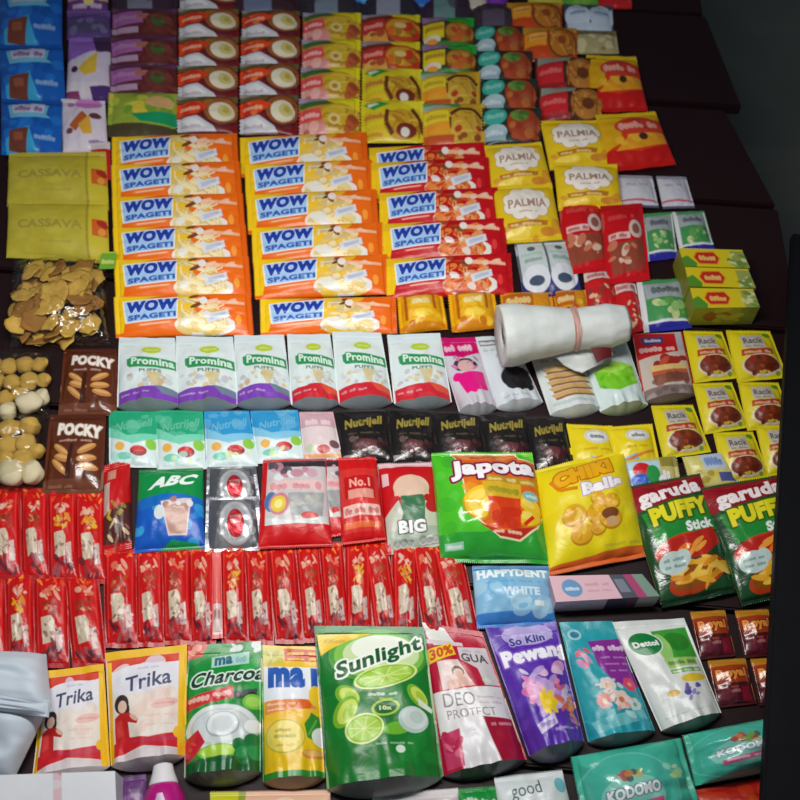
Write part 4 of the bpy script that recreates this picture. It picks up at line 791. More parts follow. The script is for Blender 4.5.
def art_pewangi(c):
    c.bg((90, 46, 172)); c.blobs(10, 0, 0.2, 0.4, 0.9, [(104, 64, 188), (76, 36, 152)], 0.06, 0.14, 0.6); c.poly([(0.25, 0.02), (0.85, 0.02), (0.9, 0.14), (0.3, 0.16)], (160, 138, 208)); c.ell(0.55, 0.09, 0.36, 0.09, (178, 162, 218)); c.text('So Klin', 0.27, 0.095, 0.78, 0.165, (44, 44, 128), 0.04, slope=-0.05, out=(190, 178, 228), ow=0.008)
    c.blobs(46, 0.26, 0.38, 0.94, 0.74, [(205, 180, 222), (222, 204, 232), (226, 160, 205), (180, 150, 212), (232, 190, 216), (196, 168, 220)], 0.05, 0.12, 0.85); c.blobs(10, 0.26, 0.48, 0.5, 0.64, [(234, 140, 196), (240, 176, 214), (222, 120, 180)], 0.05, 0.09, 0.9)
    for k in range(6):
        t = k * 1.05; c.ell(0.52 + 0.08 * math.cos(t), 0.68 + 0.045 * math.sin(t), 0.09, 0.035, (240, 204, 34), t * 0.5)
    c.ell(0.52, 0.68, 0.05, 0.025, (250, 225, 80)); c.blobs(9, 0.72, 0.64, 0.94, 0.78, [(226, 130, 70), (236, 160, 90), (214, 100, 80)], 0.04, 0.08, 0.9); c.blobs(5, 0.68, 0.5, 0.86, 0.58, [(200, 90, 130), (222, 130, 160)], 0.04, 0.07, 0.9); c.blobs(5, 0.84, 0.74, 0.96, 0.86, [(226, 150, 92), (190, 120, 170)], 0.04, 0.07, 0.8)
    c.text('Pewangi', 0.08, 0.185, 1.12, 0.355, (246, 244, 252), 0.065, slope=-0.06, out=(130, 90, 196), ow=0.014); c.poly([(0.24, 0.83), (0.56, 0.77), (0.58, 0.85), (0.26, 0.905)], (208, 196, 232)); c.squig(0.29, 0.815, 0.53, 0.86, (120, 84, 182), 6, 0.8); c.squig(0.5, 0.88, 0.92, 0.905, (205, 190, 235), 10, 0.7)
def art_cassava(c):
    c.bg((188, 174, 52)); c.blobs(40, 0, 0, 1, 1, [(180, 166, 46), (196, 184, 64), (184, 170, 60)], 0.05, 0.14, 0.4); c.text('CASSAVA', 0.12, 0.40, 0.76, 0.54, (160, 146, 64), 0.03); c.squig(0.35, 0.72, 0.65, 0.77, (160, 146, 60), 6, 0.6); c.rect(0.80, 0, 1, 1, (200, 184, 48)); c.rect(0.85, 0.36, 0.99, 0.62, (205, 95, 30)); c.blobs(3, 0.87, 0.42, 0.97, 0.56, [(170, 40, 30), (225, 150, 60)], 0.02, 0.04); c.rect(0.79, 0, 0.815, 1, (160, 146, 42))
def art_bigroll(c):
    c.bg((196, 20, 28)); c.rect(0, 0, 1, 0.06, (225, 190, 195)); c.rect(0.06, 0.14, 0.17, 0.28, (225, 190, 190)); c.ell(0.53, 0.33, 0.3, 0.15, (224, 190, 166)); c.rect(0.24, 0.36, 0.82, 0.42, (224, 190, 166)); c.poly([(0.34, 0.43), (0.72, 0.43), (0.84, 0.78), (0.3, 0.8)], (52, 112, 72)); c.poly([(0.05, 0.62), (0.3, 0.47), (0.36, 0.62), (0.2, 0.86), (0.05, 0.9)], (196, 198, 182)); c.poly([(0.74, 0.5), (0.9, 0.55), (0.97, 0.75), (0.97, 1), (0.7, 0.8)], (202, 204, 184)); c.rect(0.1, 0.78, 1, 1, (172, 184, 166)); c.ell(0.86, 0.56, 0.12, 0.07, (190, 30, 36))
    c.text('BIG', 0.26, 0.70, 0.72, 0.83, (240, 240, 238), 0.05, slope=0.03, out=(38, 46, 46), ow=0.012); c.squig(0.16, 0.87, 0.92, 0.96, (235, 235, 232), 7); c.squig(0.16, 0.86, 0.92, 0.95, (40, 48, 48), 7, 0.6)
def art_cake(c):
    c.bg((198, 184, 172)); c.poly([(0, 0), (0.85, 0.02), (0.82, 0.33), (0.5, 0.36), (0, 0.42)], (188, 20, 25)); c.poly([(0.14, 0.08), (0.6, 0.06), (0.58, 0.17), (0.2, 0.2)], (60, 60, 116)); c.squig(0.22, 0.09, 0.54, 0.15, (226, 226, 238), 5); c.squig(0.08, 0.22, 0.76, 0.32, (244, 206, 196), 8); c.rect(0.84, 0.02, 0.97, 0.3, (170, 172, 176))
    c.blobs(9, 0.3, 0.42, 0.9, 0.54, [(178, 56, 38), (196, 80, 56), (160, 40, 30)], 0.08, 0.14); c.poly([(0.22, 0.54), (0.92, 0.52), (0.92, 0.60), (0.22, 0.63)], (222, 190, 116)); c.poly([(0.22, 0.63), (0.92, 0.60), (0.92, 0.66), (0.22, 0.69)], (196, 92, 60)); c.poly([(0.22, 0.69), (0.92, 0.66), (0.92, 0.8), (0.25, 0.84)], (136, 80, 62)); c.blobs(9, 0.25, 0.68, 0.9, 0.82, [(150, 95, 76), (116, 66, 54)], 0.05, 0.09, 0.8); c.rect(0, 0.86, 1, 1, (130, 112, 108)); c.blobs(6, 0.1, 0.86, 0.9, 0.98, [(165, 150, 146), (105, 90, 88)], 0.05, 0.1, 0.8); c.rect(0, 0, 0.035, 1, (188, 25, 30)); c.rect(0.965, 0, 1, 1, (188, 25, 30))
def art_jelly(top, mid):
    def f(c):
        c.bg((214, 230, 230)); c.poly([(0, 0), (1, 0), (1, 0.52), (0.5, 0.62), (0, 0.48)], mid); c.poly([(0, 0), (1, 0), (1, 0.42), (0.4, 0.48), (0, 0.3)], top); c.blobs(6, 0, 0, 1, 0.5, [mid], 0.08, 0.15, 0.35)
        c.text('Nutrijell', 0.14, 0.2, 0.88, 0.40, tuple(int(x + (225 - x) * 0.38) for x in top), 0.02, slope=-0.16, shear=0.05)
        c.ell(0.62, 0.735, 0.17, 0.085, (150, 20, 25)); c.ell(0.62, 0.70, 0.14, 0.05, (205, 44, 42)); c.ell(0.24, 0.66, 0.1, 0.07, (232, 176, 80)); c.ell(0.88, 0.62, 0.11, 0.09, (140, 200, 70)); c.ell(0.32, 0.82, 0.17, 0.06, (120, 205, 180)); c.blobs(5, 0.1, 0.76, 0.95, 0.88, [(205, 220, 160), (170, 215, 205)], 0.04, 0.09, 0.7); c.squig(0.1, 0.91, 0.9, 0.94, (150, 190, 190), 12, 0.4)
    return f
def art_blackjelly(c):
    c.bg((28, 24, 24)); c.rect(0, 0, 1, 0.06, (50, 46, 44)); c.text('Nutrijell', 0.16, 0.2, 0.86, 0.42, (150, 136, 58), 0.05, slope=-0.14, shear=0.05); c.blobs(7, 0.15, 0.2, 0.85, 0.42, [(28, 24, 24), (90, 80, 40)], 0.02, 0.04, 0.6); c.squig(0.2, 0.48, 0.8, 0.52, (100, 86, 56), 10, 0.6)
    c.ell(0.52, 0.74, 0.28, 0.13, (66, 28, 33)); c.ell(0.5, 0.7, 0.18, 0.09, (100, 48, 53)); c.blobs(9, 0.15, 0.58, 0.9, 0.9, [(80, 52, 48), (58, 28, 31), (105, 82, 78)], 0.03, 0.07, 0.8); c.rect(0.04, 0.86, 0.3, 0.93, (150, 146, 142))
def art_kodomo(c):
    c.bg((66, 186, 158)); c.blobs(10, 0, 0, 1, 1, [(80, 200, 172), (58, 172, 148)], 0.08, 0.16, 0.5); c.ell(0.4, 0.54, 0.44, 0.46, (104, 196, 178)); c.ell(0.4, 0.54, 0.42, 0.44, (72, 184, 162)); c.ell(0.42, 0.58, 0.27, 0.24, (132, 204, 190)); c.blobs(9, 0.28, 0.30, 0.56, 0.40, [(205, 130, 70), (170, 80, 76), (74, 96, 90), (120, 165, 80), (190, 180, 110)], 0.025, 0.045, 0.9)
    c.text('KODOMO', 0.20, 0.46, 0.66, 0.58, (238, 244, 246), 0.06, slope=-0.10, out=(70, 120, 130), ow=0.012); c.poly([(0.22, 0.68), (0.66, 0.61), (0.66, 0.70), (0.22, 0.77)], (210, 92, 136)); c.squig(0.25, 0.655, 0.62, 0.72, (246, 222, 232), 10, 0.8); c.blobs(6, 0.76, 0.26, 0.9, 0.44, [(180, 210, 130), (160, 214, 184), (196, 220, 186)], 0.02, 0.045, 0.8)
def art_promina(base):
    def f(c):
        c.bg((218, 230, 230)); c.rect(0, 0, 1, 0.10, (208, 222, 226)); c.squig(0.06, 0.12, 0.28, 0.16, (190, 205, 210), 6, 0.5)
        c.ell(0.58, 0.22, 0.17, 0.07, (186, 212, 52)); c.squig(0.48, 0.2, 0.70, 0.24, (222, 232, 150), 5)
        c.poly([(0.16, 0.36), (0.30, 0.33), (0.98, 0.38), (0.98, 0.52), (0.22, 0.5), (0.17, 0.46)], (40, 150, 88)); c.text('Promina', 0.24, 0.355, 0.95, 0.475, (205, 238, 215), 0.045, slope=0.05, out=(24, 110, 62), ow=0.012)
        c.text('PUFFS', 0.38, 0.53, 0.74, 0.58, (90, 130, 100), 0.04)
        c.blobs(26, 0.1, 0.60, 0.92, 0.78, [(198, 208, 206), (218, 196, 130), (186, 188, 198), (205, 170, 125), (205, 215, 210)], 0.03, 0.06, 0.8); c.poly([(0.5, 0.58), (0.75, 0.58), (0.66, 0.78), (0.58, 0.78)], (208, 188, 130), 0.8)
        c.poly([(0.04, 0.83), (0.6, 0.79), (0.97, 0.85), (0.97, 1), (0.04, 1)], base); c.poly([(0.62, 0.78), (0.97, 0.83), (0.97, 0.92), (0.75, 0.91)], (112, 130, 150) if base[2] > 100 else (222, 84, 56)); c.squig(0.08, 0.87, 0.55, 0.91, (222, 205, 222), 9, 0.5)
    return f
def art_softener(c):
    c.bg((35, 160, 172)); c.blobs(16, 0, 0.1, 1, 1, [(48, 180, 186), (28, 136, 160), (66, 186, 202)], 0.06, 0.13, 0.6); c.ell(0.22, 0.12, 0.12, 0.05, (150, 205, 210)); c.ell(0.22, 0.12, 0.08, 0.03, (40, 120, 150))
    c.poly([(0.40, 0.19), (1, 0.17), (1, 0.62), (0.64, 0.6), (0.44, 0.42)], (138, 44, 148)); c.squig(0.43, 0.23, 0.98, 0.29, (240, 220, 245), 8); c.squig(0.52, 0.34, 0.95, 0.36, (205, 150, 215), 8, 0.7); c.squig(0.55, 0.40, 0.95, 0.42, (205, 150, 215), 8, 0.7); c.squig(0.6, 0.46, 0.95, 0.48, (205, 150, 215), 7, 0.7)
    c.blobs(9, 0.14, 0.22, 0.34, 0.40, [(222, 100, 110), (235, 130, 120), (200, 150, 190), (230, 80, 100)], 0.05, 0.09, 0.9)
    def flower(x, y, r, col, mid):
        for k in range(6):
            t = k * 1.047; c.ell(x + r * 0.7 * math.cos(t), y + r * 0.42 * math.sin(t), r * 0.6, r * 0.36, col)
        c.ell(x, y, r * 0.4, r * 0.24, mid)
    flower(0.48, 0.60, 0.10, (226, 212, 205), (222, 170, 120)); flower(0.36, 0.72, 0.09, (225, 150, 145), (240, 200, 150)); flower(0.62, 0.73, 0.11, (232, 205, 190), (205, 120, 90)); flower(0.84, 0.60, 0.085, (222, 70, 110), (240, 160, 130)); flower(0.8, 0.78, 0.08, (205, 225, 222), (120, 180, 170))
    c.blobs(14, 0.3, 0.55, 0.92, 0.84, [(235, 222, 212), (222, 150, 140), (36, 122, 126), (200, 222, 222)], 0.025, 0.05, 0.8); c.poly([(0.1, 0.87), (0.9, 0.82), (0.95, 0.9), (0.15, 0.97)], (112, 194, 200)); c.blobs(5, 0.15, 0.84, 0.9, 0.94, [(190, 230, 232), (60, 160, 175)], 0.04, 0.08, 0.7)
def art_redsachet(bits):
    def f(c):
        c.bg((200, 16, 18)); c.rect(0, 0, 0.1, 1, (168, 12, 15)); c.rect(0.9, 0, 1, 1, (176, 13, 17)); c.line([(0.16, 0.08), (0.14, 0.9)], 0.012, (232, 64, 55)); c.line([(0.86, 0.06), (0.85, 0.7)], 0.01, (222, 56, 50))  # shade of the vertical folds painted as darker side strips
        c.blobs(8, 0.15, 0.02, 0.85, 0.12, [(236, 90, 38), (226, 66, 28), (238, 145, 58)], 0.04, 0.09, 0.9)  # highlights near the top, painted as orange-red specks
        c.blobs(10, 0.30, 0.17, 0.74, 0.27, [(228, 165, 140), (222, 185, 166), (214, 110, 80)], 0.05, 0.11, 0.9); c.blobs(12, 0.32, 0.30, 0.72, 0.46, bits, 0.05, 0.11, 0.95); c.blobs(5, 0.34, 0.32, 0.7, 0.44, [(216, 160, 120), (120, 34, 28)], 0.03, 0.06, 0.7)
        c.poly([(0.26, 0.50), (0.56, 0.48), (0.64, 0.54), (0.62, 0.74), (0.28, 0.77)], (205, 188, 164)); c.blobs(8, 0.28, 0.52, 0.6, 0.74, [(184, 156, 128), (220, 208, 190), (150, 100, 84), (130, 60, 55)], 0.04, 0.07, 0.75)
        c.blobs(11, 0.22, 0.76, 0.8, 0.93, [(112, 34, 48), (90, 26, 40), (145, 50, 58), (160, 86, 92)], 0.07, 0.13, 0.9); c.poly([(0.64, 0.62), (0.80, 0.59), (0.82, 0.80), (0.66, 0.82)], (206, 178, 172)); c.blobs(6, 0.62, 0.62, 0.82, 0.84, [(165, 80, 86), (222, 200, 195), (120, 50, 60)], 0.035, 0.06, 0.8); c.blobs(3, 0.1, 0.86, 0.9, 0.94, [(232, 120, 115)], 0.03, 0.06, 0.7); c.rect(0, 0.95, 1, 1, (174, 13, 19))
    return f
A_RED1 = art_redsachet([(182, 74, 36), (160, 56, 32), (150, 42, 30)])
A_RED2 = art_redsachet([(226, 162, 26), (212, 136, 36), (222, 176, 60)])
def art_silver(c):
    c.bg((150, 152, 156)); c.poly([(0, 0), (0.3, 0), (0.16, 1), (0, 1)], (112, 114, 120)); c.poly([(0.86, 0), (1, 0), (1, 1), (0.8, 1)], (108, 110, 118)); c.blobs(12, 0, 0, 1, 1, [(180, 182, 186), (110, 112, 120), (205, 206, 208), (220, 222, 222)], 0.08, 0.18, 0.6); c.ell(0.56, 0.5, 0.31, 0.42, (150, 152, 158)); c.ell(0.56, 0.5, 0.29, 0.40, (230, 230, 230)); c.ell(0.56, 0.5, 0.23, 0.33, (205, 210, 214)); c.ell(0.56, 0.52, 0.15, 0.26, (200, 44, 54)); c.poly([(0.46, 0.4), (0.66, 0.36), (0.66, 0.5), (0.48, 0.54)], (222, 150, 150)); c.squig(0.48, 0.40, 0.64, 0.5, (190, 30, 44), 3)
def art_milkpack(c):
    c.bg((202, 16, 22)); c.rect(0.09, 0.05, 0.98, 0.78, (200, 194, 194)); c.poly([(0.1, 0.03), (0.98, 0.02), (0.98, 0.12), (0.1, 0.14)], (56, 46, 54)); c.blobs(12, 0.12, 0.08, 0.9, 0.26, [(225, 225, 228), (190, 130, 150), (90, 80, 90), (205, 160, 175)], 0.04, 0.10, 0.9)
    c.rect(0.12, 0.30, 0.94, 0.42, (226, 192, 192)); c.squig(0.15, 0.31, 0.9, 0.41, (205, 110, 118), 9, 0.7); c.ell(0.17, 0.53, 0.10, 0.11, (64, 120, 165)); c.ell(0.29, 0.56, 0.15, 0.12, (205, 130, 140)); c.ell(0.28, 0.56, 0.11, 0.09, (228, 200, 60)); c.ell(0.28, 0.56, 0.06, 0.05, (242, 228, 140)); c.poly([(0.42, 0.46), (0.94, 0.44), (0.9, 0.70), (0.46, 0.70)], (158, 162, 162)); c.blobs(6, 0.48, 0.48, 0.88, 0.66, [(180, 178, 170), (140, 148, 150)], 0.05, 0.1, 0.8); c.ell(0.72, 0.70, 0.12, 0.045, (205, 60, 60)); c.poly([(0.1, 0.70), (0.5, 0.75), (0.96, 0.70), (0.96, 0.78), (0.1, 0.78)], (204, 214, 210)); c.rect(0, 0.80, 1, 1, (206, 14, 20))

# ------------------------------------------------------------------ setting: floor, walls far off in the dark, plank table
def slab(name, pts, z0, z1, mat, parent=None, bev=0.004):
    bm = bmesh.new()
    vs = [bm.verts.new((p[0], p[1], z0)) for p in pts]
    f = bm.faces.new(vs)
    r = bmesh.ops.extrude_face_region(bm, geom=[f])
    for v in r['geom']:
        if isinstance(v, bmesh.types.BMVert): v.co.z = z1
    bmesh.ops.recalc_face_normals(bm, faces=bm.faces)
    if bev: bmesh.ops.bevel(bm, geom=list(bm.edges), offset=bev, segments=2, affect='EDGES')
    me = bpy.data.meshes.new(name); bm.to_mesh(me); bm.free(); me.materials.append(mat)
    o = bpy.data.objects.new(name, me); COL.objects.link(o)
    if parent: o.parent = parent
    return o

concrete = plain('grey_concrete', (104, 110, 104), 0.85, 0.2, 0.25, 6, (84, 88, 84))
maroon = plain('dark_maroon_board', (36, 12, 16), 0.5, 0.3, 0.1, 9, (26, 9, 12))
edging_mat = plain('black_edging_mat', (14, 15, 21), 0.6, 0.2, 0.08, 20, (9, 9, 12))  # for the stand-in that plays the dark right-hand edge

fl = slab('floor', [(-4, -3), (4, -3), (4, 6), (-4, 6)], -0.1, 0.0, concrete, bev=0)
fl['kind'] = 'structure'
wb = slab('wall_back', [(-4, 6), (4, 6), (4, 6.15), (-4, 6.15)], 0.0, 3.0, concrete, bev=0)
wb['kind'] = 'structure'

EDGE = {  # right ends of the boards as the photograph shows them: (far right corner, near right corner)
}
dirv = (at(727, 110) - at(652, 105)); dirv.z = 0; dirv.normalize()
ends = [(690, -75, 703, 14), (706, 16, 742, 106), (725, 110, 776, 205), (778, 209, 800, 330), (795, 334, 830, 470), (822, 474, 850, 620), (845, 624, 870, 800), (866, 804, 900, 1020)]
tb = thing('plank_table', 'low table of dark maroon boards with uneven right ends under all the packets', 'table', Matrix.Translation((0, 1.0, 0)))
for (xa, ya, xb, yb) in ends:
    a, b = at(xa, ya), at(xb, yb)
    # back and front edges parallel, running left from the right-hand corners
    la = a - dirv * 2.1; lb = b - dirv * 2.15
    q = [(p.x, p.y - 1.0) for p in (a, b, lb, la)]
    slab('board', q, ZT - 0.025, ZT, maroon, tb, 0.003)
for (x, y) in ((-1.2, 0.25), (0.45, 0.25), (-1.2, 1.75), (0.45, 1.75)):
    slab('leg', [(x - .03, y - 1.03), (x + .03, y - 1.03), (x + .03, y - .97), (x - .03, y - .97)], 0.0, ZT - 0.065, maroon, tb)
slab('rail', [(-1.25, .22 - 1), (.5, .22 - 1), (.5, .28 - 1), (-1.25, .28 - 1)], ZT - 0.065, ZT - 0.0255, maroon, tb)
slab('rail', [(-1.25, 1.72 - 1), (.5, 1.72 - 1), (.5, 1.78 - 1), (-1.25, 1.78 - 1)], ZT - 0.065, ZT - 0.0255, maroon, tb)

# ------------------------------------------------------------------ rows and columns of the same packet
def column(name, desc, cat, quads, art, T, style='side', lift=0.016, group=None, mat=None, place='', seed=0, labels=None, **k):
    """packets overlapping like roof tiles: each rests its far edge on the packet behind"""
    n = len(quads); root = None; outl = []
    for i, q in enumerate(quads):
        lab = labels[i] if labels else f'{desc}, {ordn(i, n)} {place}'
        zf = 0.22 * T + 0.001; zb = zf + (lift if i else lift * 0.6)
        if root is None:
            root = build_pack(name, lab, cat, q, art, style, T, zb, zf, group, mat, seed, **k)
        else:
            copy_pack(root, lab, q, zb, zf, T)
    return root

# ---- far left: blue chocolate packs
column('snack_bag', '', 'snack bag', [R4(-1, -12, 62, 48), (0, 45, 64, 45, 64, 103, -1, 103), (3, 98, 63, 102, 61, 157, -1, 156)], art_blue_choc, 0.022, 'pillow',
       group='blue chocolate packs', seed=11, labels=['blue chocolate snack pack cut by the top edge, rearmost at far left', 'blue chocolate snack pack in the middle of the three at far left', 'blue chocolate snack pack with its near edge beside the yellow cassava bag'])
build_pack('snack_bag', 'small cream and pink pack at the back beside the blue chocolate packs', 'snack bag', (69, -14, 108, -13, 108, 14, 67, 15), art_cream_purple, 'pillow', 0.014, seed=12)
build_pack('snack_bag', 'dull purple pack with a painted grey sheen behind the white and lavender bag', 'snack bag', (67, 11, 110, 11, 111, 40, 67, 40), art_purple_dark, 'pillow', 0.014, 0.012, seed=13)
build_pack('snack_bag', 'lavender and white snack bag with a slanting yellow bar, second from front in its column', 'snack bag', (69, 38, 111, 37, 110, 103, 66, 103), art_lavender, 'pillow', 0.018, 0.014, seed=14)
build_pack('snack_bag', 'white snack bag with pink top and brown wafer picture above the cassava bag', 'snack bag', (61, 99, 105, 101, 108, 152, 63, 155), art_white_choc, 'pillow', 0.018, 0.016, seed=15)
build_pack('small_sachet', 'small red sachet with pale panel tucked behind the cassava bag', 'sachet', (91, 143, 110, 142, 111, 180, 92, 180), art_red_slip, 'sachet', 0.006, 0.012, 0.010, seed=16)

# ---- instant noodle columns at the back
column('noodle_packet', 'dark red noodle packet with lilac panel', 'noodle packet', [R4(112, 9, 177, 40), R4(111, 37, 177, 68), R4(110, 65, 177, 97)], A_PURPLE, 0.017, group='lilac panel noodle packets', place='beside the purple snack bags', seed=21)
build_pack('noodle_packet', 'dark packet with small grey square at the back of the lilac noodle column', 'noodle packet', R4(112, -16, 178, 14), art_dulltop((125, 125, 145), (60, 40, 60)), 'side', 0.017, seed=22)
build_pack('noodle_packet', 'lime green and yellow noodle packet alone at the front of the lilac column', 'noodle packet', (109, 93, 178, 94, 176, 139, 107, 137), art_greenpack, 'side', 0.018, 0.02, seed=23)
column('noodle_packet', 'red noodle packet with egg bowl', 'noodle packet', [R4(180, -18, 240, 12), R4(179, 9, 239, 40), R4(179, 37, 239, 70), R4(178, 66, 238, 101), R4(177, 97, 238, 134)], A_SOTO, 0.018, group='egg bowl noodle packets, left column', place='in the left egg column', seed=24)
column('noodle_packet', 'red noodle packet with egg bowl', 'noodle packet', [R4(242, 11, 300, 40), R4(241, 37, 300, 68), R4(240, 64, 299, 99), R4(240, 95, 298, 135)], A_SOTO, 0.018, group='egg bowl noodle packets, right column', place='in the right egg column', seed=25)
build_pack('noodle_packet', 'dark packet with grey square behind the right egg noodle column', 'noodle packet', R4(226, -18, 300, 12), art_dulltop((110, 120, 150), (62, 36, 44)), 'side', 0.017, seed=26)
column('noodle_packet', 'yellow noodle packet with pink panel', 'noodle packet', [R4(303, 13, 361, 43), R4(302, 40, 361, 72), R4(301, 68, 360, 103), R4(299, 99, 360, 137)], A_YELLOW, 0.018, group='pink panel noodle packets', place='right of the egg columns', seed=27)
build_pack('noodle_packet', 'dark packet with grey blue square behind the pink panel noodle column', 'noodle packet', R4(300, -14, 361, 16), art_dulltop((120, 135, 150), (50, 45, 55)), 'side', 0.017, seed=28)
column('noodle_packet', 'yellow noodle packet with red bowl', 'noodle packet', [R4(362, 15, 420, 45), R4(362, 42, 420, 74)], A_REDBOWL, 0.018, group='red bowl noodle packets', seed=29,
       labels=['noodle packet with red bowl and red panel, rearmost one behind its twin', 'noodle packet with red bowl, resting on its twin behind the swirl packets'])
column('noodle_packet', 'yellow packet', 'noodle packet', [R4(362, 69, 422, 108), R4(361, 101, 424, 143)], A_SWIRL, 0.018, group='brown swirl noodle packets', seed=30,
       labels=['bright yellow noodle packet with brown swirl, behind its twin', 'bright yellow noodle packet with brown swirl just behind the red spaghetti packets'])
build_pack('noodle_packet', 'dark packet with pale grey square behind the red bowl noodle packets', 'noodle packet', R4(361, -10, 424, 18), art_dulltop((140, 145, 165), (45, 40, 55)), 'side', 0.017, seed=31)
column('noodle_packet', '', 'noodle packet', [R4(422, 18, 474, 49), R4(422, 45, 476, 76)], A_GREEN, 0.018, group='green noodle packets', seed=32,
       labels=['green noodle packet with yellow panel, rearmost behind its twin', 'green noodle packet with yellow panel, in front of its twin'])
column('noodle_packet', '', 'noodle packet', [R4(421, 72, 480, 111), R4(423, 104, 485, 147)], A_YORANGE, 0.018, group='golden noodle bowl packets', seed=33,
       labels=['yellow packet with golden noodle bowl behind its twin', 'yellow orange packet with golden noodle bowl, nearest in the green noodle column'])
build_pack('noodle_packet', 'dark packet with grey green square behind the green noodle packets', 'noodle packet', R4(420, -8, 476, 22), art_dulltop((105, 140, 140), (55, 40, 60)), 'side', 0.017, seed=34)
column('noodle_packet', 'dark green noodle packet with teal panel', 'noodle packet', [R4(474, 26, 524, 57), R4(477, 51, 532, 84), R4(481, 79, 537, 114), R4(482, 108, 541, 145)], A_TEAL, 0.018, group='teal panel noodle packets', place='of its column', seed=35)
build_pack('noodle_packet', 'dark grey violet packet behind the teal panel noodle column', 'noodle packet', R4(468, 4, 526, 30), art_dulltop((90, 80, 100), (62, 50, 58)), 'side', 0.016, seed=36)
column('noodle_packet', '', 'noodle packet', [R4(507, 3, 562, 33), R4(523, 28, 577, 62)], A_ORANGE, 0.018, group='orange noodle packets', seed=37,
       labels=['orange noodle packet at the back beside the white twin sachet', 'orange noodle packet in front of its twin beside the beige sachet'])
column('noodle_packet', '', 'noodle packet', [R4(535, 58, 596, 92), R4(538, 88, 602, 122)], A_REDNOOD, 0.018, group='red panel noodle packets', seed=38,
       labels=['brown noodle packet with red panel behind its twin, left of the red crisps', 'brown noodle packet with red panel just behind the yellow biscuit packs'])
build_pack('twin_sachet', 'pale blue white twin sachet at the far right end of the back row', 'sachet', (563, 4, 612, 6, 614, 33, 566, 31), art_twin, 'sachet', 0.014, 0.012, seed=39)
build_pack('small_sachet', 'beige striped sachet in front of the pale blue twin sachet', 'sachet', (570, 30, 616, 31, 619, 54, 573, 54), art_beige, 'sachet', 0.012, 0.014, seed=40)
column('snack_bag', '', 'snack bag', [(586, 55, 636, 57, 648, 111, 592, 113), (599, 114, 660, 112, 671, 164, 606, 174)], art_redsnack, 0.026, 'pillow', lift=0.010, group='red crisp bags', seed=41,
       labels=['red and yellow crisp bag behind its twin beside the red panel noodles', 'red and yellow crisp bag right of the yellow biscuit packs at the table edge'])
# ---- slivers along the top edge of the photograph
for (q, c1, c2, lab, s) in (
    (R4(343, -22, 398, 4), (50, 130, 200), (80, 170, 225), 'blue packet sliver at the top edge, left of the other blue one', 51),
    (R4(398, -20, 442, 8), (45, 110, 200), (60, 160, 215), 'blue packet sliver at the top edge beside the grey one', 52),
    (R4(442, -18, 467, 12), (130, 130, 135), (150, 150, 155), 'grey packet sliver at the top edge between blue and cream', 53),
    (R4(467, -18, 487, 12), (205, 195, 180), (190, 180, 190), 'cream packet sliver at the top edge beside the purple one', 54),
    (R4(486, -18, 508, 12), (120, 45, 165), (135, 70, 185), 'vivid purple packet sliver at the top edge', 55),
    (R4(528, -22, 563, 4), (190, 180, 60), (150, 160, 60), 'olive yellow packet sliver at the top edge behind the orange noodles', 56),
    (R4(563, -22, 598, 5), (90, 165, 55), (130, 180, 60), 'green packet sliver at the top edge behind the twin sachet', 57),
    (R4(598, -22, 632, 9), (195, 30, 35), (225, 70, 60), 'red packet sliver at the right end of the top edge', 58)):
    build_pack('snack_bag', lab, 'snack bag', q, art_plainbag(c1, c2), 'pillow', 0.016, seed=s)

# ---- spaghetti packets
lx = [112, 112, 113, 114, 115, 115]; rx = [237, 240, 243, 246, 249, 251]; ty = [136, 164, 196, 227, 259, 296]
column('spaghetti_packet', 'orange spaghetti packet', 'spaghetti packet', [(lx[i], ty[i] + 1, rx[i], ty[i] - 3, rx[i] + 2, ty[i] + 39, lx[i], ty[i] + 42) for i in range(6)],
       art_wow((245, 110, 12), (245, 130, 40), CREAM), 0.018, group='orange spaghetti packets, left stack', place='in the left of two orange columns', seed=61, seal=0.035, dens=2.0)
lx = [240, 245, 247, 252, 254, 260]; rx = [366, 371, 376, 382, 387, 395]; ty = [136, 163, 193, 226, 258, 299]
column('spaghetti_packet', 'orange spaghetti packet', 'spaghetti packet', [(lx[i], ty[i] + 2, rx[i], ty[i] - 4, rx[i] + 3, ty[i] + 36, lx[i] + 1, ty[i] + 42 - (6 if i == 5 else 0)) for i in range(6)],
       art_wow((245, 110, 12), (245, 130, 40), CREAM), 0.018, group='orange spaghetti packets, right stack', place='in the right of two orange columns', seed=62, seal=0.035, dens=2.0)
lx = [369, 371, 379, 382, 386]; rx = [484, 488, 497, 504, 510]; ty = [146, 161, 191, 222, 257]
red0 = column('spaghetti_packet', 'red spaghetti packet', 'spaghetti packet', [(lx[i], ty[i] + 2, rx[i], ty[i] - 4, rx[i] + 4, ty[i] + 37, lx[i] + 1, ty[i] + 42) for i in range(5)],
       art_wow((200, 14, 26), (215, 30, 50), SAUCE), 0.018, group='red spaghetti packets', place='in the red column', seed=63, seal=0.035, dens=2.0)
red0.matrix_world = red0.matrix_world @ Matrix.Diagonal((1, 1, 0.45, 1))      # pressed flat under the next one
build_pack('snack_packet', 'small golden yellow packet, left of two below the red spaghetti', 'snack packet', (397, 297, 442, 294, 448, 329, 400, 334), art_smallyellow, 'side', 0.03, group='small golden packets', seed=64)
build_pack('snack_packet', 'small golden yellow packet, right of two below the red spaghetti', 'snack packet', (448, 295, 494, 292, 500, 328, 452, 333), art_smallyellow, 'side', 0.03, group='small golden packets', seed=65)
build_pack('snack_packet', 'orange brown packet half hidden behind the white roll, left one', 'snack packet', (500, 293, 552, 292, 556, 325, 503, 328), art_orangepack, 'side', 0.016, seed=66)
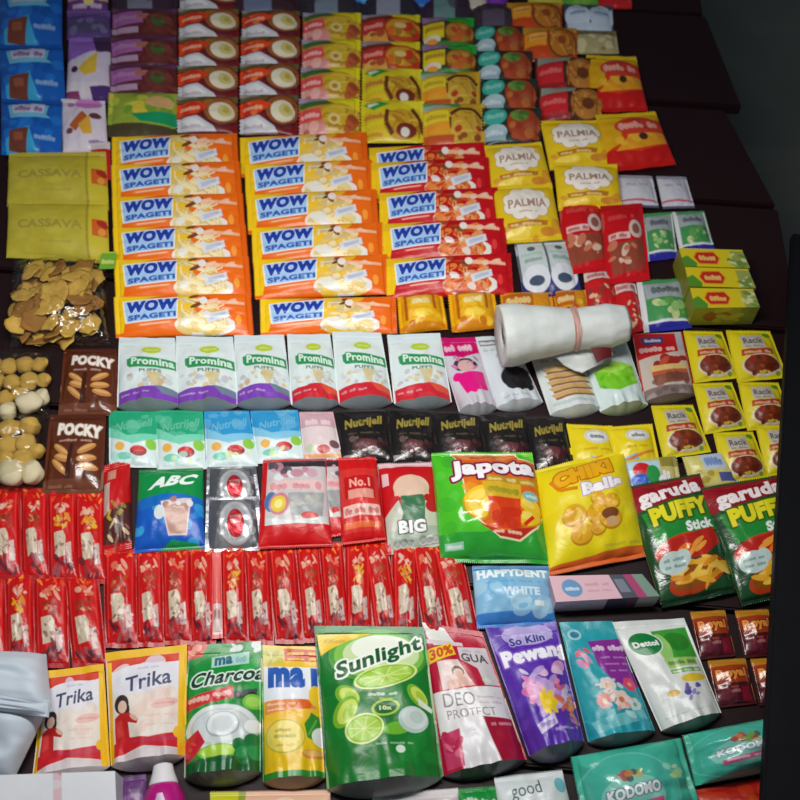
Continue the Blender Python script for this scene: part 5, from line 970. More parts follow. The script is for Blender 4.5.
build_pack('snack_packet', 'orange yellow packet half hidden behind the white roll, right one', 'snack packet', (553, 291, 586, 290, 592, 322, 557, 324), art_orangepack, 'side', 0.016, seed=67)

# ---- yellow biscuit packs
column('biscuit_pack', '', 'biscuit pack', [(540, 121, 602, 120, 612, 164, 550, 170), (552, 161, 615, 166, 624, 206, 560, 212)], art_palmia, 0.024, 'pillow', lift=0.012, group='yellow biscuit packs', seed=71,
       labels=['yellow biscuit pack beside the red crisps, at the back right of its four', 'yellow biscuit pack just behind the red meat sachets'], dens=2)
column('biscuit_pack', '', 'biscuit pack', [(484, 146, 541, 142, 553, 188, 492, 194), (492, 186, 552, 184, 562, 240, 500, 245)], art_palmia, 0.024, 'pillow', lift=0.012, group='yellow biscuit packs', seed=72,
       labels=['yellow biscuit pack touching the teal panel noodles, back left of its four', 'yellow biscuit pack nearest the viewer, above the white bottle shaped twin'], dens=2)
# ---- small goods at the right
build_pack('meat_sachet', 'red meat sachet with brown picture, left of the overlapping two', 'sachet', (558, 198, 602, 200, 610, 268, 565, 276), art_redmeat, 'sachet', 0.018, seed=73, group='red meat sachets')
build_pack('meat_sachet', 'red meat sachet with brown picture, right of the overlapping two', 'sachet', (600, 206, 642, 203, 650, 280, 608, 285), art_redmeat, 'sachet', 0.018, 0.012, 0.010, seed=74, group='red meat sachets')
build_pack('meat_sachet', 'red sachet with white band lying behind the white roll', 'sachet', (583, 270, 612, 268, 620, 310, 588, 312), art_redcan, 'sachet', 0.016, seed=75)
build_pack('meat_sachet', 'red sachet with brown food picture at the right end of the white roll', 'sachet', (612, 278, 634, 279, 646, 330, 622, 336), art_redcan, 'sachet', 0.016, seed=76)
build_pack('twin_sachet', 'dark blue pack with two white bottle shaped blisters', 'twin pack', (514, 243, 570, 240, 582, 293, 524, 300), art_shoes, 'sachet', 0.018, seed=77)
build_pack('paper_sachet', 'white paper sachet with red line, left of two at the table edge', 'sachet', (617, 175, 652, 176, 659, 208, 622, 207), art_whitepad, 'sachet', 0.012, seed=78, mat=MATTE)
build_pack('paper_sachet', 'white paper sachet with red line, right of two at the table edge', 'sachet', (656, 176, 686, 177, 695, 208, 663, 209), art_whitepad, 'sachet', 0.012, seed=79, mat=MATTE)
build_pack('green_sachet', 'green sachet with blue base beside the red meat sachets', 'sachet', (640, 214, 672, 212, 678, 258, 646, 262), art_greenpad, 'sachet', 0.015, seed=80)
build_pack('green_sachet', 'green sachet with white rim at the table edge behind the tea cartons', 'sachet', (672, 212, 704, 211, 715, 250, 680, 254), art_greenpad, 'sachet', 0.015, seed=81)
build_pack('green_sachet', 'green sachet with white rim left of the nearest tea carton', 'sachet', (636, 281, 686, 278, 692, 328, 644, 333), art_greenpad, 'sachet', 0.018, seed=82)
for i, (q, lab) in enumerate(((( 679, 248, 742, 250, 750, 268, 684, 266), 'yellow tea carton with red oval, rearmost of three'),
                 ((685, 267, 748, 269, 756, 288, 689, 286), 'yellow tea carton with red oval, middle of three'),
                 ((690, 288, 753, 289, 760, 307, 695, 308), 'yellow tea carton with red oval, nearest of three, its front face showing'))):
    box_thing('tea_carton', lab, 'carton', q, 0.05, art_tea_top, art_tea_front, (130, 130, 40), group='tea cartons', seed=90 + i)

# ---- left edge: cassava bags, cracker bag, tofu puff bags, chocolate stick bags
column('cassava_bag', '', 'snack bag', [(9, 153, 106, 152, 109, 210, 7, 206), (7, 199, 107, 201, 110, 263, 8, 258)], art_cassava, 0.022, 'pillow', lift=0.016, group='yellow cassava bags', mat=MATTE, seed=101,
       labels=['opaque mustard yellow cassava bag, the rear one', 'opaque mustard yellow cassava bag, lying over the cracker bag'])

clear = clear_film('clear_film')
def film_bag(name, label, cat, quad, T, seed, group=None, header=None, z=0.0):
    """bag of clear film: pillow with open view on what lies in it; parts: film, seal, printed tag"""
    M, loc, W, H = frame(quad, 0.004 + z, 0.004 + z)
    root = thing(name, label, cat, M, group)
    n = 40
    U, V = np.meshgrid(np.linspace(0, 1, n), np.linspace(0, 1, n))
    X = (1 - V) * ((1 - U) * loc[0].x + U * loc[1].x) + V * ((1 - U) * loc[3].x + U * loc[2].x)
    Y = (1 - V) * ((1 - U) * loc[0].y + U * loc[1].y) + V * ((1 - U) * loc[3].y + U * loc[2].y)
    S = np.clip(1 - (2 * U - 1) ** 2, 0, 1) ** 0.45 * np.clip(1 - (2 * V - 1) ** 2, 0, 1) ** 0.45
    Z = T * S + T * 0.10 * vnoise(n, n, 7, 7, seed) * S
    up = np.stack([X, Y, Z], -1).reshape(-1, 3); lo = np.stack([X, Y, -0.003 * S], -1).reshape(-1, 3)
    mesh_obj('film', np.concatenate([up, lo]), np.concatenate([gridfaces(n, n), gridfaces(n, n, True) + n * n]), clear, root)
    # crimped flat seal along the far edge
    m = 60
    su = np.linspace(0, 1, m)
    sx = loc[0].x + (loc[1].x - loc[0].x) * su; sy = loc[0].y + (loc[1].y - loc[0].y) * su
    rows = [np.stack([sx, sy + k * 0.004, 0.001 * np.sin(np.arange(m) * 1.3 + k)], -1) for k in range(4)]
    mesh_obj('seal', np.concatenate(rows), gridfaces(m, 4, True), clear, root)
    return root, M, loc, W, H

cracker_m = plain('cracker', (224, 188, 92), 0.7, 0.25, 0.4, 60, (190, 142, 56))
cracker_d = plain('browned_cracker', (180, 130, 60), 0.7, 0.25, 0.4, 60, (140, 92, 38))
def chip_mesh(seed):
    r = random.Random(seed); bm = bmesh.new()
    n, rings = 14, 4
    rad = [r.uniform(0.75, 1.15) for _ in range(n)]
    a1, a2 = r.uniform(-.35, .35), r.uniform(-.3, .3)
    def z(x, y): return a1 * x * x * 18 + a2 * x * y * 18 + 0.0012 * math.sin(x * 260 + seed)
    layers = []
    for s in (1, -1):
        c = bm.verts.new((0, 0, z(0, 0) + s * 0.0009)); ring = [[c] * n]
        for k in range(1, rings + 1):
            row = []
            for j in range(n):
                rr = 0.026 * rad[j] * k / rings; t = 6.2832 * j / n
                x, y = rr * math.cos(t), rr * math.sin(t) * 0.75
                row.append(bm.verts.new((x, y, z(x, y) + s * 0.0009 * (1 - 0.6 * (k == rings)))))
            ring.append(row)
        layers.append(ring)
        for j in range(n):
            j2 = (j + 1) % n
            f = [c, ring[1][j], ring[1][j2]]; bm.faces.new(f if s > 0 else f[::-1])
            for k in range(1, rings):
                f = [ring[k][j], ring[k + 1][j], ring[k + 1][j2], ring[k][j2]]; bm.faces.new(f if s > 0 else f[::-1])
    for j in range(n):
        j2 = (j + 1) % n
        bm.faces.new([layers[0][rings][j], layers[1][rings][j], layers[1][rings][j2], layers[0][rings][j2]])
    for f in bm.faces: f.smooth = True
    me = bpy.data.meshes.new('cracker_chip'); bm.to_mesh(me); bm.free()
    return me
bag, M, loc, W, H = film_bag('cracker_bag', 'clear bag full of golden cracker chips below the cassava bags', 'snack bag', (14, 263, 106, 262, 111, 345, 9, 350), 0.06, 110)
A_ = lambda c: (c.bg((190, 200, 60)), c.rect(0, 0.1, 1, 1, (110, 170, 50)), c.squig(0.1, 0.4, 0.9, 0.7, (225, 225, 120), 4))
def tag_on(bag, qx, qy, w, h, art, z, seed, name='printed_tag'):
    A = Art(30, 20, seed); art(A); c = A.done().reshape(-1, 3)
    U, V = np.meshgrid(np.linspace(-.5, .5, 30), np.linspace(.5, -.5, 20))
    co = np.stack([qx + U * w, qy + V * h, z + 0 * U], -1).reshape(-1, 3)
    return mesh_obj(name, co, gridfaces(30, 20), MATTE, bag, c)
tag_on(bag, W * 0.47, H * 0.42, 0.028, 0.04, A_, 0.02, 1)
rr = random.Random(7)
chips = [chip_mesh(i) for i in range(6)]
for i, me in enumerate(chips): me.materials.append(cracker_m if i % 3 else cracker_d)
k = 0
for layer, cnt in ((0, 28), (1, 30), (2, 20)):
    for j in range(cnt):
        fx = rr.uniform(-0.38, 0.41); fy = rr.uniform(-0.42, 0.40)
        if layer == 2: fx *= 0.85; fy *= 0.85
        o = bpy.data.objects.new('cracker_chip', chips[k % 6]); COL.objects.link(o)
        lp = Vector((fx * W, fy * H, 0.006 + layer * 0.0135 + rr.uniform(0, 0.004)))
        o.matrix_world = M @ Matrix.Translation(lp) @ Matrix.Rotation(rr.uniform(0, 6.28), 4, 'Z') @ Matrix.Rotation(rr.uniform(-0.45, 0.45), 4, 'X') @ Matrix.Rotation(rr.uniform(-0.3, 0.3), 4, 'Y') @ Matrix.Scale(rr.uniform(0.75, 1.1), 4)
        tag(o, 'golden cracker chip inside the clear cracker bag', 'cracker', 'crackers in the clear bag')
        k += 1

puff_m = plain('tofu_puff', (222, 186, 92), 0.65, 0.3, 0.3, 35, (188, 146, 62))
pale_m = plain('pale_puff', (222, 212, 180), 0.6, 0.3, 0.2, 35, (205, 190, 150))
def puff_mesh(seed, mat):
    bm = bmesh.new(); bmesh.ops.create_icosphere(bm, subdivisions=3, radius=1.0)
    r = np.random.RandomState(seed); d = r.randn(5, 3); ph = r.rand(5) * 6
    for v in bm.verts:
        s = 1 + sum(0.05 * math.sin(3 * v.co.dot(Vector(d[k])) + ph[k]) for k in range(5))
        v.co *= s
    for f in bm.faces: f.smooth = True
    me = bpy.data.meshes.new('puff_ball'); bm.to_mesh(me); bm.free(); me.materials.append(mat); return me
puffs = [puff_mesh(i, puff_m) for i in range(4)]; pales = [puff_mesh(i + 9, pale_m) for i in range(2)]
def puff_bag(label, what, quad, spots, pale, T, seed):
    bag, M, loc, W, H = film_bag('puff_bag', label, 'snack bag', quad, T, seed)
    r2 = random.Random(seed)
    for (px, py, rad) in spots + pale:
        p = at(px, py, 0.0); sc_ = rad * 0.0018
        me = (pales if (px, py, rad) in pale else puffs)[r2.randrange(2)]
        o = bpy.data.objects.new('puff_ball', me); COL.objects.link(o)
        p = at(px, py, sc_ * 0.8)
        p.z = ZT + 0.003 + sc_ * 0.8
        o.matrix_world = Matrix.Translation(p) @ Matrix.Rotation(r2.uniform(0, 6), 4, 'Z') @ Matrix.Diagonal((sc_, sc_ * 0.92, sc_ * 0.8, 1))
        isp = (px, py, rad) in pale
        tag(o, ('pale cream puff ' if isp else 'round golden puff ') + what, 'puff', ('pale puffs ' if isp else 'golden puffs ') + what)
    return bag
puff_bag('clear bag of round golden puffs, the rear one at the left edge', 'inside the rear clear puff bag', (-16, 356, 52, 354, 50, 418, -18, 418),
         [(-6, 366, 9), (9, 368, 9), (26, 366, 9), (40, 366, 8), (-4, 384, 9), (13, 384, 9), (30, 382, 9), (44, 381, 7), (-8, 400, 9), (5, 400, 9), (20, 396, 8)], [(30, 404, 12), (42, 398, 8), (8, 412, 9)], 0.042, 120)
puff_bag('clear bag of round golden puffs, the front one at the left edge', 'inside the front clear puff bag', (-20, 418, 45, 416, 44, 493, -22, 493),
         [(-8, 430, 10), (10, 430, 10), (30, 428, 10), (-9, 447, 10), (8, 447, 10), (26, 445, 10), (-10, 462, 9), (6, 460, 9), (24, 460, 10), (37, 452, 8)], [(13, 474, 13), (33, 474, 11), (-8, 476, 10)], 0.046, 121)
build_pack('chocolate_stick_bag', 'brown chocolate stick bag with white lettering, the rear one', 'snack bag', (64, 349, 117, 349, 117, 416, 58, 416), art_pocky, 'sachet', 0.02, seed=131, group='brown chocolate stick bags', seal=0.05, dens=2, mat=GLOSS)
build_pack('chocolate_stick_bag', 'brown chocolate stick bag with white lettering, the front one', 'snack bag', (50, 415, 106, 414, 103, 493, 42, 494), art_pocky, 'sachet', 0.02, 0.012, seed=132, group='brown chocolate stick bags', seal=0.05, dens=2, mat=GLOSS)

# ---- white puff pouches
PUR, RED = (125, 65, 180), (205, 35, 50)
SIL = (128, 138, 142)
for i, (q, base, lab) in enumerate((
    ((119, 337, 175, 338, 181, 405, 117, 407), PUR, 'white baby puffs pouch with purple base, leftmost of its row'),
    ((176, 336, 233, 337, 239, 405, 176, 407), PUR, 'white baby puffs pouch with purple base, middle of the purple three'),
    ((234, 335, 284, 335, 292, 403, 236, 405), PUR, 'white baby puffs pouch with purple base, beside the first red one'),
    ((287, 334, 330, 334, 340, 403, 291, 405), RED, 'white baby puffs pouch with red base, beside the last purple one'),
    ((332, 332, 381, 333, 393, 402, 338, 404), RED, 'white baby puffs pouch with red base, middle of the red three'),
    ((387, 335, 440, 333, 452, 402, 394, 404), RED, 'white baby puffs pouch with red base, beside the magenta pouch'))):
    build_pack('puffs_pouch', lab, 'pouch', q, art_promina(base), 'pouch', 0.03, 0.008 + 0.001 * i, group='white puffs pouches', seed=140 + i, gcol=SIL, mat=MATTE, seal=0.06, dens=2.0)
build_pack('small_pouch', 'magenta and silver pouch right of the white puffs pouches', 'pouch', (436, 338, 475, 337, 497, 408, 459, 412), art_magenta, 'pouch', 0.03, seed=147, gcol=(165, 168, 175), mat=GLOSS)
build_pack('small_pouch', 'white pouch with black blot print under the left end of the white roll', 'pouch', (474, 337, 512, 335, 543, 402, 496, 408), art_blackblob, 'pouch', 0.026, seed=148, gcol=(190, 198, 202))
build_pack('small_pouch', 'white pouch with stacked waffle slices in front of the white roll', 'pouch', (528, 350, 577, 348, 602, 408, 550, 415), art_waffle, 'pouch', 0.026, seed=149, gcol=(190, 198, 198))
build_pack('small_pouch', 'white pouch with lime green sponge print under the white roll tail', 'pouch', (580, 345, 626, 340, 648, 405, 600, 412), art_greensponge, 'pouch', 0.028, 0.009, seed=150, gcol=(150, 160, 130))
build_pack('cake_pouch', 'red and cream cake filling pouch beside the yellow seasoning sachets', 'pouch', (632, 334, 682, 332, 696, 395, 644, 402), art_cake, 'pouch', 0.022, 0.01, seed=151, gcol=(110, 95, 90), dens=2)

# ---- yellow seasoning sachets
rk = [((683, 331, 722, 332, 739, 378, 694, 383), 'back left, beside the cake pouch'), ((725, 331, 770, 331, 788, 378, 738, 382), 'back right, behind the black lath'),
      ((694, 384, 733, 382, 748, 428, 703, 434), 'middle left, below the back two'), ((738, 383, 780, 382, 792, 427, 747, 430), 'middle right, touching the black lath'),
      ((650, 406, 692, 405, 712, 452, 664, 459), 'left of all, beside the plain yellow packs'), ((710, 433, 750, 432, 773, 477, 728, 484), 'front left, above the puffy stick bags'),
      ((756, 426, 792, 425, 806, 472, 766, 476), 'front right, mostly under the black lath')]
rk0 = None
for i, (q, w) in enumerate(rk):
    lab = 'yellow meat seasoning sachet, ' + w
    if rk0 is None: rk0 = build_pack('seasoning_sachet', lab, 'sachet', q, art_racik, 'sachet', 0.016, seed=160, group='yellow seasoning sachets', dens=2.2, seal=0.05)
    else: copy_pack(rk0, lab, q, 0.0045 + (0.006 if i in (2, 3, 5, 6) else 0), None, 0.016)
build_pack('yellow_packet', 'plain yellow packet with white oval eyes mark, left of two', 'packet', (566, 424, 612, 426, 620, 470, 571, 474), art_eyes, 'sachet', 0.016, seed=170, group='plain yellow packets')
build_pack('yellow_packet', 'plain yellow packet with white oval eyes mark, right of two', 'packet', (606, 427, 652, 424, 660, 464, 618, 470), art_eyes, 'sachet', 0.016, 0.010, 0.008, seed=171, group='plain yellow packets')
build_pack('candy_packet', 'pale packet with red blue and green logo above the puffy stick bags', 'packet', (620, 460, 676, 456, 682, 492, 626, 498), art_logo, 'side', 0.012, 0.012, seed=172)
build_pack('candy_packet', 'pale yellow packet with blue lettering between logo packet and seasoning sachet', 'packet', (682, 457, 728, 452, 742, 486, 692, 490), art_paleyellow, 'side', 0.012, 0.010, seed=173)

# ---- jelly powder sachets
for i, (q, a, lab) in enumerate((
    ((109, 411, 156, 411, 158, 468, 109, 467), art_jelly((35, 165, 120), (120, 210, 180)), 'mint green jelly powder sachet, leftmost of its row'),
    ((155, 410, 203, 411, 206, 469, 157, 471), art_jelly((35, 165, 120), (120, 210, 180)), 'mint green jelly powder sachet beside the blue ones'),
    ((204, 411, 249, 411, 258, 466, 206, 469), art_jelly((45, 150, 205), (130, 195, 225)), 'sky blue jelly powder sachet beside the green ones'),
    ((250, 411, 298, 410, 304, 461, 257, 464), art_jelly((45, 150, 205), (130, 195, 225)), 'sky blue jelly powder sachet beside the pale pink one'),
    ((299, 412, 333, 412, 343, 460, 304, 461), art_pinkjelly, 'pale pink jelly powder sachet beside the first black sachet'))):
    build_pack('jelly_sachet', lab, 'sachet', q, a, 'sachet', 0.012, 0.006, 0.004 + 0.001 * (i % 2), group='coloured jelly powder sachets', seed=180 + i, dens=2, seal=0.04)
bq = [(332, 410, 386, 409, 394, 461, 343, 464), (387, 409, 433, 409, 437, 466, 392, 462), (432, 411, 478, 411, 488, 462, 437, 464), (479, 413, 527, 412, 534, 466, 487, 466), (526, 416, 566, 416, 574, 470, 533, 472)]
bl = ['with a bright glint, leftmost of five', 'second from left of five, behind the red roll pack', 'third of five, behind the green potato crisps', 'fourth of five, behind the green crisps corner', 'rightmost of five, beside the plain yellow packets']
b0 = None
for i, q in enumerate(bq):
    lab = 'black jelly powder sachet, ' + bl[i]
    if b0 is None: b0 = build_pack('jelly_sachet', lab, 'sachet', q, art_blackjelly, 'sachet', 0.014, seed=190, group='black jelly powder sachets', dens=2, seal=0.04, mat=GLOSS)
    else: copy_pack(b0, lab, q, 0.006, None, 0.014)

# ---- middle row
build_pack('peanut_pack', 'narrow dark red peanut pack left of the green and blue coffee pack', 'snack packet', (104, 466, 130, 459, 132, 549, 103, 556), art_reddark, 'pillow', 0.02, seed=200)
build_pack('coffee_pack', 'green and blue iced coffee pack with white lettering', 'coffee pack', (139, 470, 203, 468, 205, 548, 134, 553), art_abc, 'pillow', 0.028, seed=201, seal=0.04, dens=2)
column('silver_sachet', '', 'sachet', [(207, 467, 256, 466, 261, 508, 206, 510), (205, 497, 259, 497, 263, 550, 206, 553)], art_silver, 0.016, 'sachet', lift=0.010, group='silver sachets', mat=FOIL, seed=202,
       labels=['silver foil sachet with round red emblem, the rear one', 'silver foil sachet with round red emblem, the front one'])
build_pack('milk_pack', 'red pack with pale picture panel, behind its twin and the red label pack', 'food pack', (306, 460, 340, 459, 347, 535, 314, 540), art_milkpack, 'pillow', 0.016, seed=204, seal=0.03)
build_pack('milk_pack', 'red pack with pale picture panel, left and front of its twin', 'food pack', (263, 460, 326, 458, 332, 546, 258, 549), art_milkpack, 'pillow', 0.026, 0.013, 0.012, seed=205, seal=0.03, dens=2)
build_pack('red_carton_pack', 'bright red pack with red label panel beside the red roll pack', 'food pack', (338, 458, 376, 457, 386, 540, 342, 545), art_redlabel, 'pillow', 0.026, 0.012, 0.012, seed=206, seal=0.03, dens=2)
build_pack('roll_snack_bag', 'red snack bag with cream oval and green block left of the potato crisps', 'snack bag', (377, 464, 436, 462, 444, 545, 386, 556), art_bigroll, 'sachet', 0.022, seed=207, seal=0.03, dens=2)
build_pack('potato_crisps', 'big lime green potato crisps bag with orange picture', 'snack bag', (431, 453, 532, 453, 549, 564, 441, 562), art_japota, 'pillow', 0.05, 0.014, seed=208, seal=0.035, dens=2, mat=GLOSS)
build_pack('corn_ball_bag', 'big yellow corn ball snack bag right of the green crisps', 'snack bag', (535, 470, 623, 450, 647, 556, 550, 575), art_chiki, 'pillow', 0.045, 0.014, seed=209, seal=0.035, dens=2)
for i, (q, lab) in enumerate((((624, 487, 700, 473, 736, 592, 662, 608), 'dark green puffy stick bag with red top, left of two'), ((700, 488, 784, 474, 812, 590, 742, 606), 'dark green puffy stick bag with red top, cut by the black lath'))):
    build_pack('puffy_stick_bag', lab, 'snack bag', q, art_puffy, 'pillow', 0.03, 0.016 + 0.006 * i, 0.011 + 0.004 * i, seed=210 + i, seal=0.03, dens=2, group='puffy stick bags', mat=GLOSS)
build_pack('candy_bag', 'pale blue chewing candy bag below the green potato crisps', 'snack bag', (472, 566, 549, 566, 556, 624, 477, 629), art_happydent, 'pillow', 0.03, seed=212, seal=0.05, dens=2)
box_thing('lotion_carton', 'pink lotion carton with blue oval below the yellow corn ball bag', 'carton', (549, 576, 642, 574, 660, 596, 556, 602), 0.042, art_tube_top, art_tube_front, (200, 160, 170), seed=213)

# ---- red sauce sachets
def red_row(xs, y0, y1, desc, places, group, seed, tilt=0.0):
    kinds = {}
    for i, (x0, x1, kind, dy) in enumerate(xs):
        q = (x0 - tilt, y0 + dy, x1 - tilt, y0 + dy, x1 + 2, y1 + dy, x0 + 2, y1 + dy)
        lab = f'{desc}, {places[i]}'
        key = (kind, i % 3)
        if key not in kinds:
            kinds[key] = build_pack('sauce_sachet', lab, 'sachet', q, {0: A_RED1, 1: A_RED2, 2: art_redstrip}[kind], 'sachet', 0.016, seed=seed + kind + 40 * (i % 3), group=group, seal=0.05, wr=1.3, mat=FILM)
        else: copy_pack(kinds[key], lab, q, None, None, 0.016)
NUM = ['first', 'second', 'third', 'fourth', 'fifth', 'sixth', 'seventh', 'eighth', 'ninth', 'tenth', 'eleventh', 'twelfth', 'thirteenth', 'fourteenth']
red_row([(-10, 20, 0, 0), (20, 48, 0, 0), (47, 77, 1, 2), (74, 105, 1, 4)], 488, 580, 'red sauce sachet, left block rear row', ['cut by the photo edge', 'second from left', 'third from left', 'last at its right'], 'red sauce sachets, left rear row', 220)
red_row([(-26, 6, 0, 0), (5, 34, 1, -2), (33, 68, 0, 0), (67, 102, 0, 0)], 574, 668, 'red sauce sachet, left block front row', ['leftmost, cut by the photo edge', 'above the grey folded bag', 'third from left', 'last at its right above the rear flour pouch'], 'red sauce sachets, left front row', 223)
mid = [(103, 137, 0, 3), (135, 163, 0, 2), (161, 191, 0, 0), (188, 214, 0, 1), (220, 246, 1, 0), (245, 271, 0, 0), (270, 299, 0, -1), (298, 323, 0, -2), (321, 346, 0, -4), (344, 371, 1, -5), (367, 393, 0, -7), (391, 417, 1, -5), (416, 441, 0, -4), (439, 470, 0, -2)]
red_row(mid, 546, 645, 'red sauce sachet in the middle row', [NUM[i] + ' from left' for i in range(14)], 'red sauce sachets, middle row', 226)
build_pack('red_strip', 'narrow pinkish red strip sachet between red sauce sachets', 'sachet', (212, 552, 221, 552, 223, 638, 212, 639), art_redstrip, 'sachet', 0.008, 0.008, 0.008, seed=229)

# ---- bottom row of pouches
def pouch(name, label, q, art, T, seed, gcol, zb=0.009, **k):
    return build_pack(name, label, 'pouch', q, art, 'pouch', T, zb, None, None, k.pop('mat', FILM), seed, gcol=gcol, dens=2.0, **k)
pouch('flour_pouch', 'cream flour pouch with red trim half under the grey folded bag', (45, 671, 104, 664, 110, 766, 32, 778), art_trika, 0.03, 240, (215, 205, 205), mat=MATTE)
pouch('flour_pouch', 'cream flour pouch with yellow rim, the fully visible one', (105, 653, 187, 644, 186, 755, 111, 766), art_trika, 0.036, 241, (215, 205, 205), zb=0.014, mat=MATTE)
pouch('dish_soap_pouch', 'green charcoal dish soap pouch with white plates picture', (187, 646, 261, 641, 261, 772, 184, 778), art_charcoal, 0.04, 242, (120, 128, 122))
pouch('dish_soap_pouch', 'yellow dish soap pouch with big blue lettering', (261, 645, 317, 647, 325, 778, 263, 782), art_ma, 0.034, 243, (150, 125, 90))
pouch('dish_soap_pouch', 'big dark green lime dish soap pouch', (314, 626, 424, 627, 443, 777, 327, 789), art_sunlight, 0.05, 244, (120, 135, 125), zb=0.016, seal=0.045)
pouch('body_wash_pouch', 'crimson and white body wash pouch with yellow discount flash', (422, 622, 482, 632, 527, 760, 443, 776), art_deo, 0.036, 245, (60, 60, 62), seal=0.04)
pouch('detergent_pouch', 'violet fabric detergent pouch with flowers', (485, 628, 556, 622, 584, 742, 529, 756), art_pewangi, 0.044, 246, (120, 115, 130))
pouch('softener_pouch', 'teal fabric softener pouch with purple panel', (559, 622, 613, 621, 655, 731, 588, 742), art_softener, 0.034, 247, (120, 120, 128))
pouch('hand_wash_pouch', 'white hand wash pouch with green round badge', (612, 622, 684, 618, 721, 713, 661, 731), art_dettol, 0.034, 248, (120, 125, 122), zb=0.012)
for i, (q, lab) in enumerate((((690, 612, 725, 610, 736, 656, 699, 660), 'dark brown drink sachet, back left of four'), ((734, 611, 768, 609, 780, 655, 745, 658), 'dark brown drink sachet, back right of four'),
                 ((706, 661, 746, 658, 756, 704, 718, 708), 'dark brown drink sachet, front left of four'), ((750, 659, 786, 657, 796, 702, 760, 706), 'dark brown drink sachet, front right, cut by the black lath'))):
    if i == 0: r0 = build_pack('drink_sachet', lab, 'sachet', q, art_royal, 'sachet', 0.014, seed=250, group='dark brown drink sachets', dens=2.2, seal=0.05, mat=GLOSS)
    else: copy_pack(r0, lab, q, None, None, 0.014)
build_pack('wet_wipes_pack', 'mint green baby wipes pack at the bottom edge', 'wipes pack', (571, 757, 680, 738, 706, 830, 590, 850), art_kodomo, 'side', 0.05, 0.014, 0.012, seed=260, seal=0.05, dens=2, group='mint wipes packs', mat=GLOSS)
build_pack('wet_wipes_pack', 'mint green baby wipes pack partly under the black lath', 'wipes pack', (683, 735, 792, 714, 814, 764, 695, 786), art_kodomo, 'side', 0.05, 0.014, 0.012, seed=261, seal=0.05, dens=2, group='mint wipes packs', mat=GLOSS)
build_pack('snack_bag', 'red packet at the bottom right under the wipes pack', 'snack bag', (694, 790, 780, 775, 800, 830, 702, 840), art_plainbag((170, 30, 22), (195, 60, 30), (205, 90, 40)), 'pillow', 0.02, seed=262)
build_pack('soap_bag', 'pale teal and white packet with thin script at the bottom edge', 'packet', (494, 778, 562, 770, 582, 850, 505, 856), art_good, 'pillow', 0.028, seed=263, dens=2)
build_pack('soap_bag', 'bright green packet with white lines at the bottom edge', 'packet', (458, 789, 497, 786, 505, 850, 462, 852), art_greenstrip, 'pillow', 0.014, seed=264)
build_pack('soap_bag', 'pale pink lettered packet at the bottom edge below the crimson pouch', 'packet', (372, 795, 458, 788, 462, 850, 376, 850), art_pinktext, 'pillow', 0.012, seed=265)
build_pack('soap_bag', 'lime and peach packet at the bottom edge below the dish soap pouches', 'packet', (210, 792, 330, 790, 334, 860, 210, 860), art_yellowpink, 'pillow', 0.02, seed=266)
build_pack('snack_bag', 'small purple packet at the bottom edge beside the white carton', 'packet', (116, 778, 146, 774, 150, 840, 116, 845), art_plainbag((105, 60, 120), (90, 50, 100), (150, 110, 160)), 'pillow', 0.012, seed=267)
box_thing('tissue_carton', 'white carton with a pink stripe at the bottom left', 'carton', (-30, 776, 115, 771, 118, 850, -32, 856), 0.05, art_whitebox, art_whitebox, (215, 218, 222), seed=268)

# ---- grey folded bag, bottom left
greyfilm = plain('grey_plastic', (206, 217, 226), 0.55, 0.3, 0.10, 26, (190, 203, 214))
def fold_sheet(name, q, z, T, seed, parent, M):
    n, m = 44, 36
    P = [M.inverted() @ at(q[2 * k], q[2 * k + 1], z[k]) for k in range(4)]
    U, V = np.meshgrid(np.linspace(0, 1, n), np.linspace(0, 1, m)); U3, V3 = U[..., None], V[..., None]
    co = (1 - V3) * ((1 - U3) * np.array(P[0]) + U3 * np.array(P[1])) + V3 * ((1 - U3) * np.array(P[3]) + U3 * np.array(P[2]))
    S = (np.clip(1 - (2 * U - 1) ** 6, 0, 1) * np.clip(1 - (2 * V - 1) ** 4, 0, 1)) ** 0.6
    co[..., 2] += T * S * (1 + 0.25 * vnoise(n, m, 3, 6, seed)) + 0.003 * vnoise(n, m, 2, 9, seed + 1) * S
    lo = co.copy(); lo[..., 2] = np.minimum(lo[..., 2], 0) * 0 + np.linspace(P[0].z, P[3].z, m)[:, None] - 0.002 - 0.25 * T * S
    return mesh_obj(name, np.concatenate([co.reshape(-1, 3), lo.reshape(-1, 3)]), np.concatenate([gridfaces(n, m), gridfaces(n, m, True) + n * m]), greyfilm, parent)
Mg = Matrix.Translation(at(0, 740, 0))
gb = thing('folded_bag', 'light grey plastic bag folded over itself at the left edge', 'bag', Mg)
fold_sheet('lower_layer', (-40, 690, 50, 705, 14, 779, -40, 779), (0.03, 0.03, 0.012, 0.012), 0.03, 5, gb, Mg)
fold_sheet('upper_flap', (-40, 652, 46, 654, 52, 712, -40, 700), (0.012, 0.012, 0.048, 0.05), 0.034, 8, gb, Mg)
fold_sheet('fold_ridge', (-40, 690, 50, 700, 49, 718, -40, 706), (0.062, 0.055, 0.052, 0.06), 0.012, 9, gb, Mg)

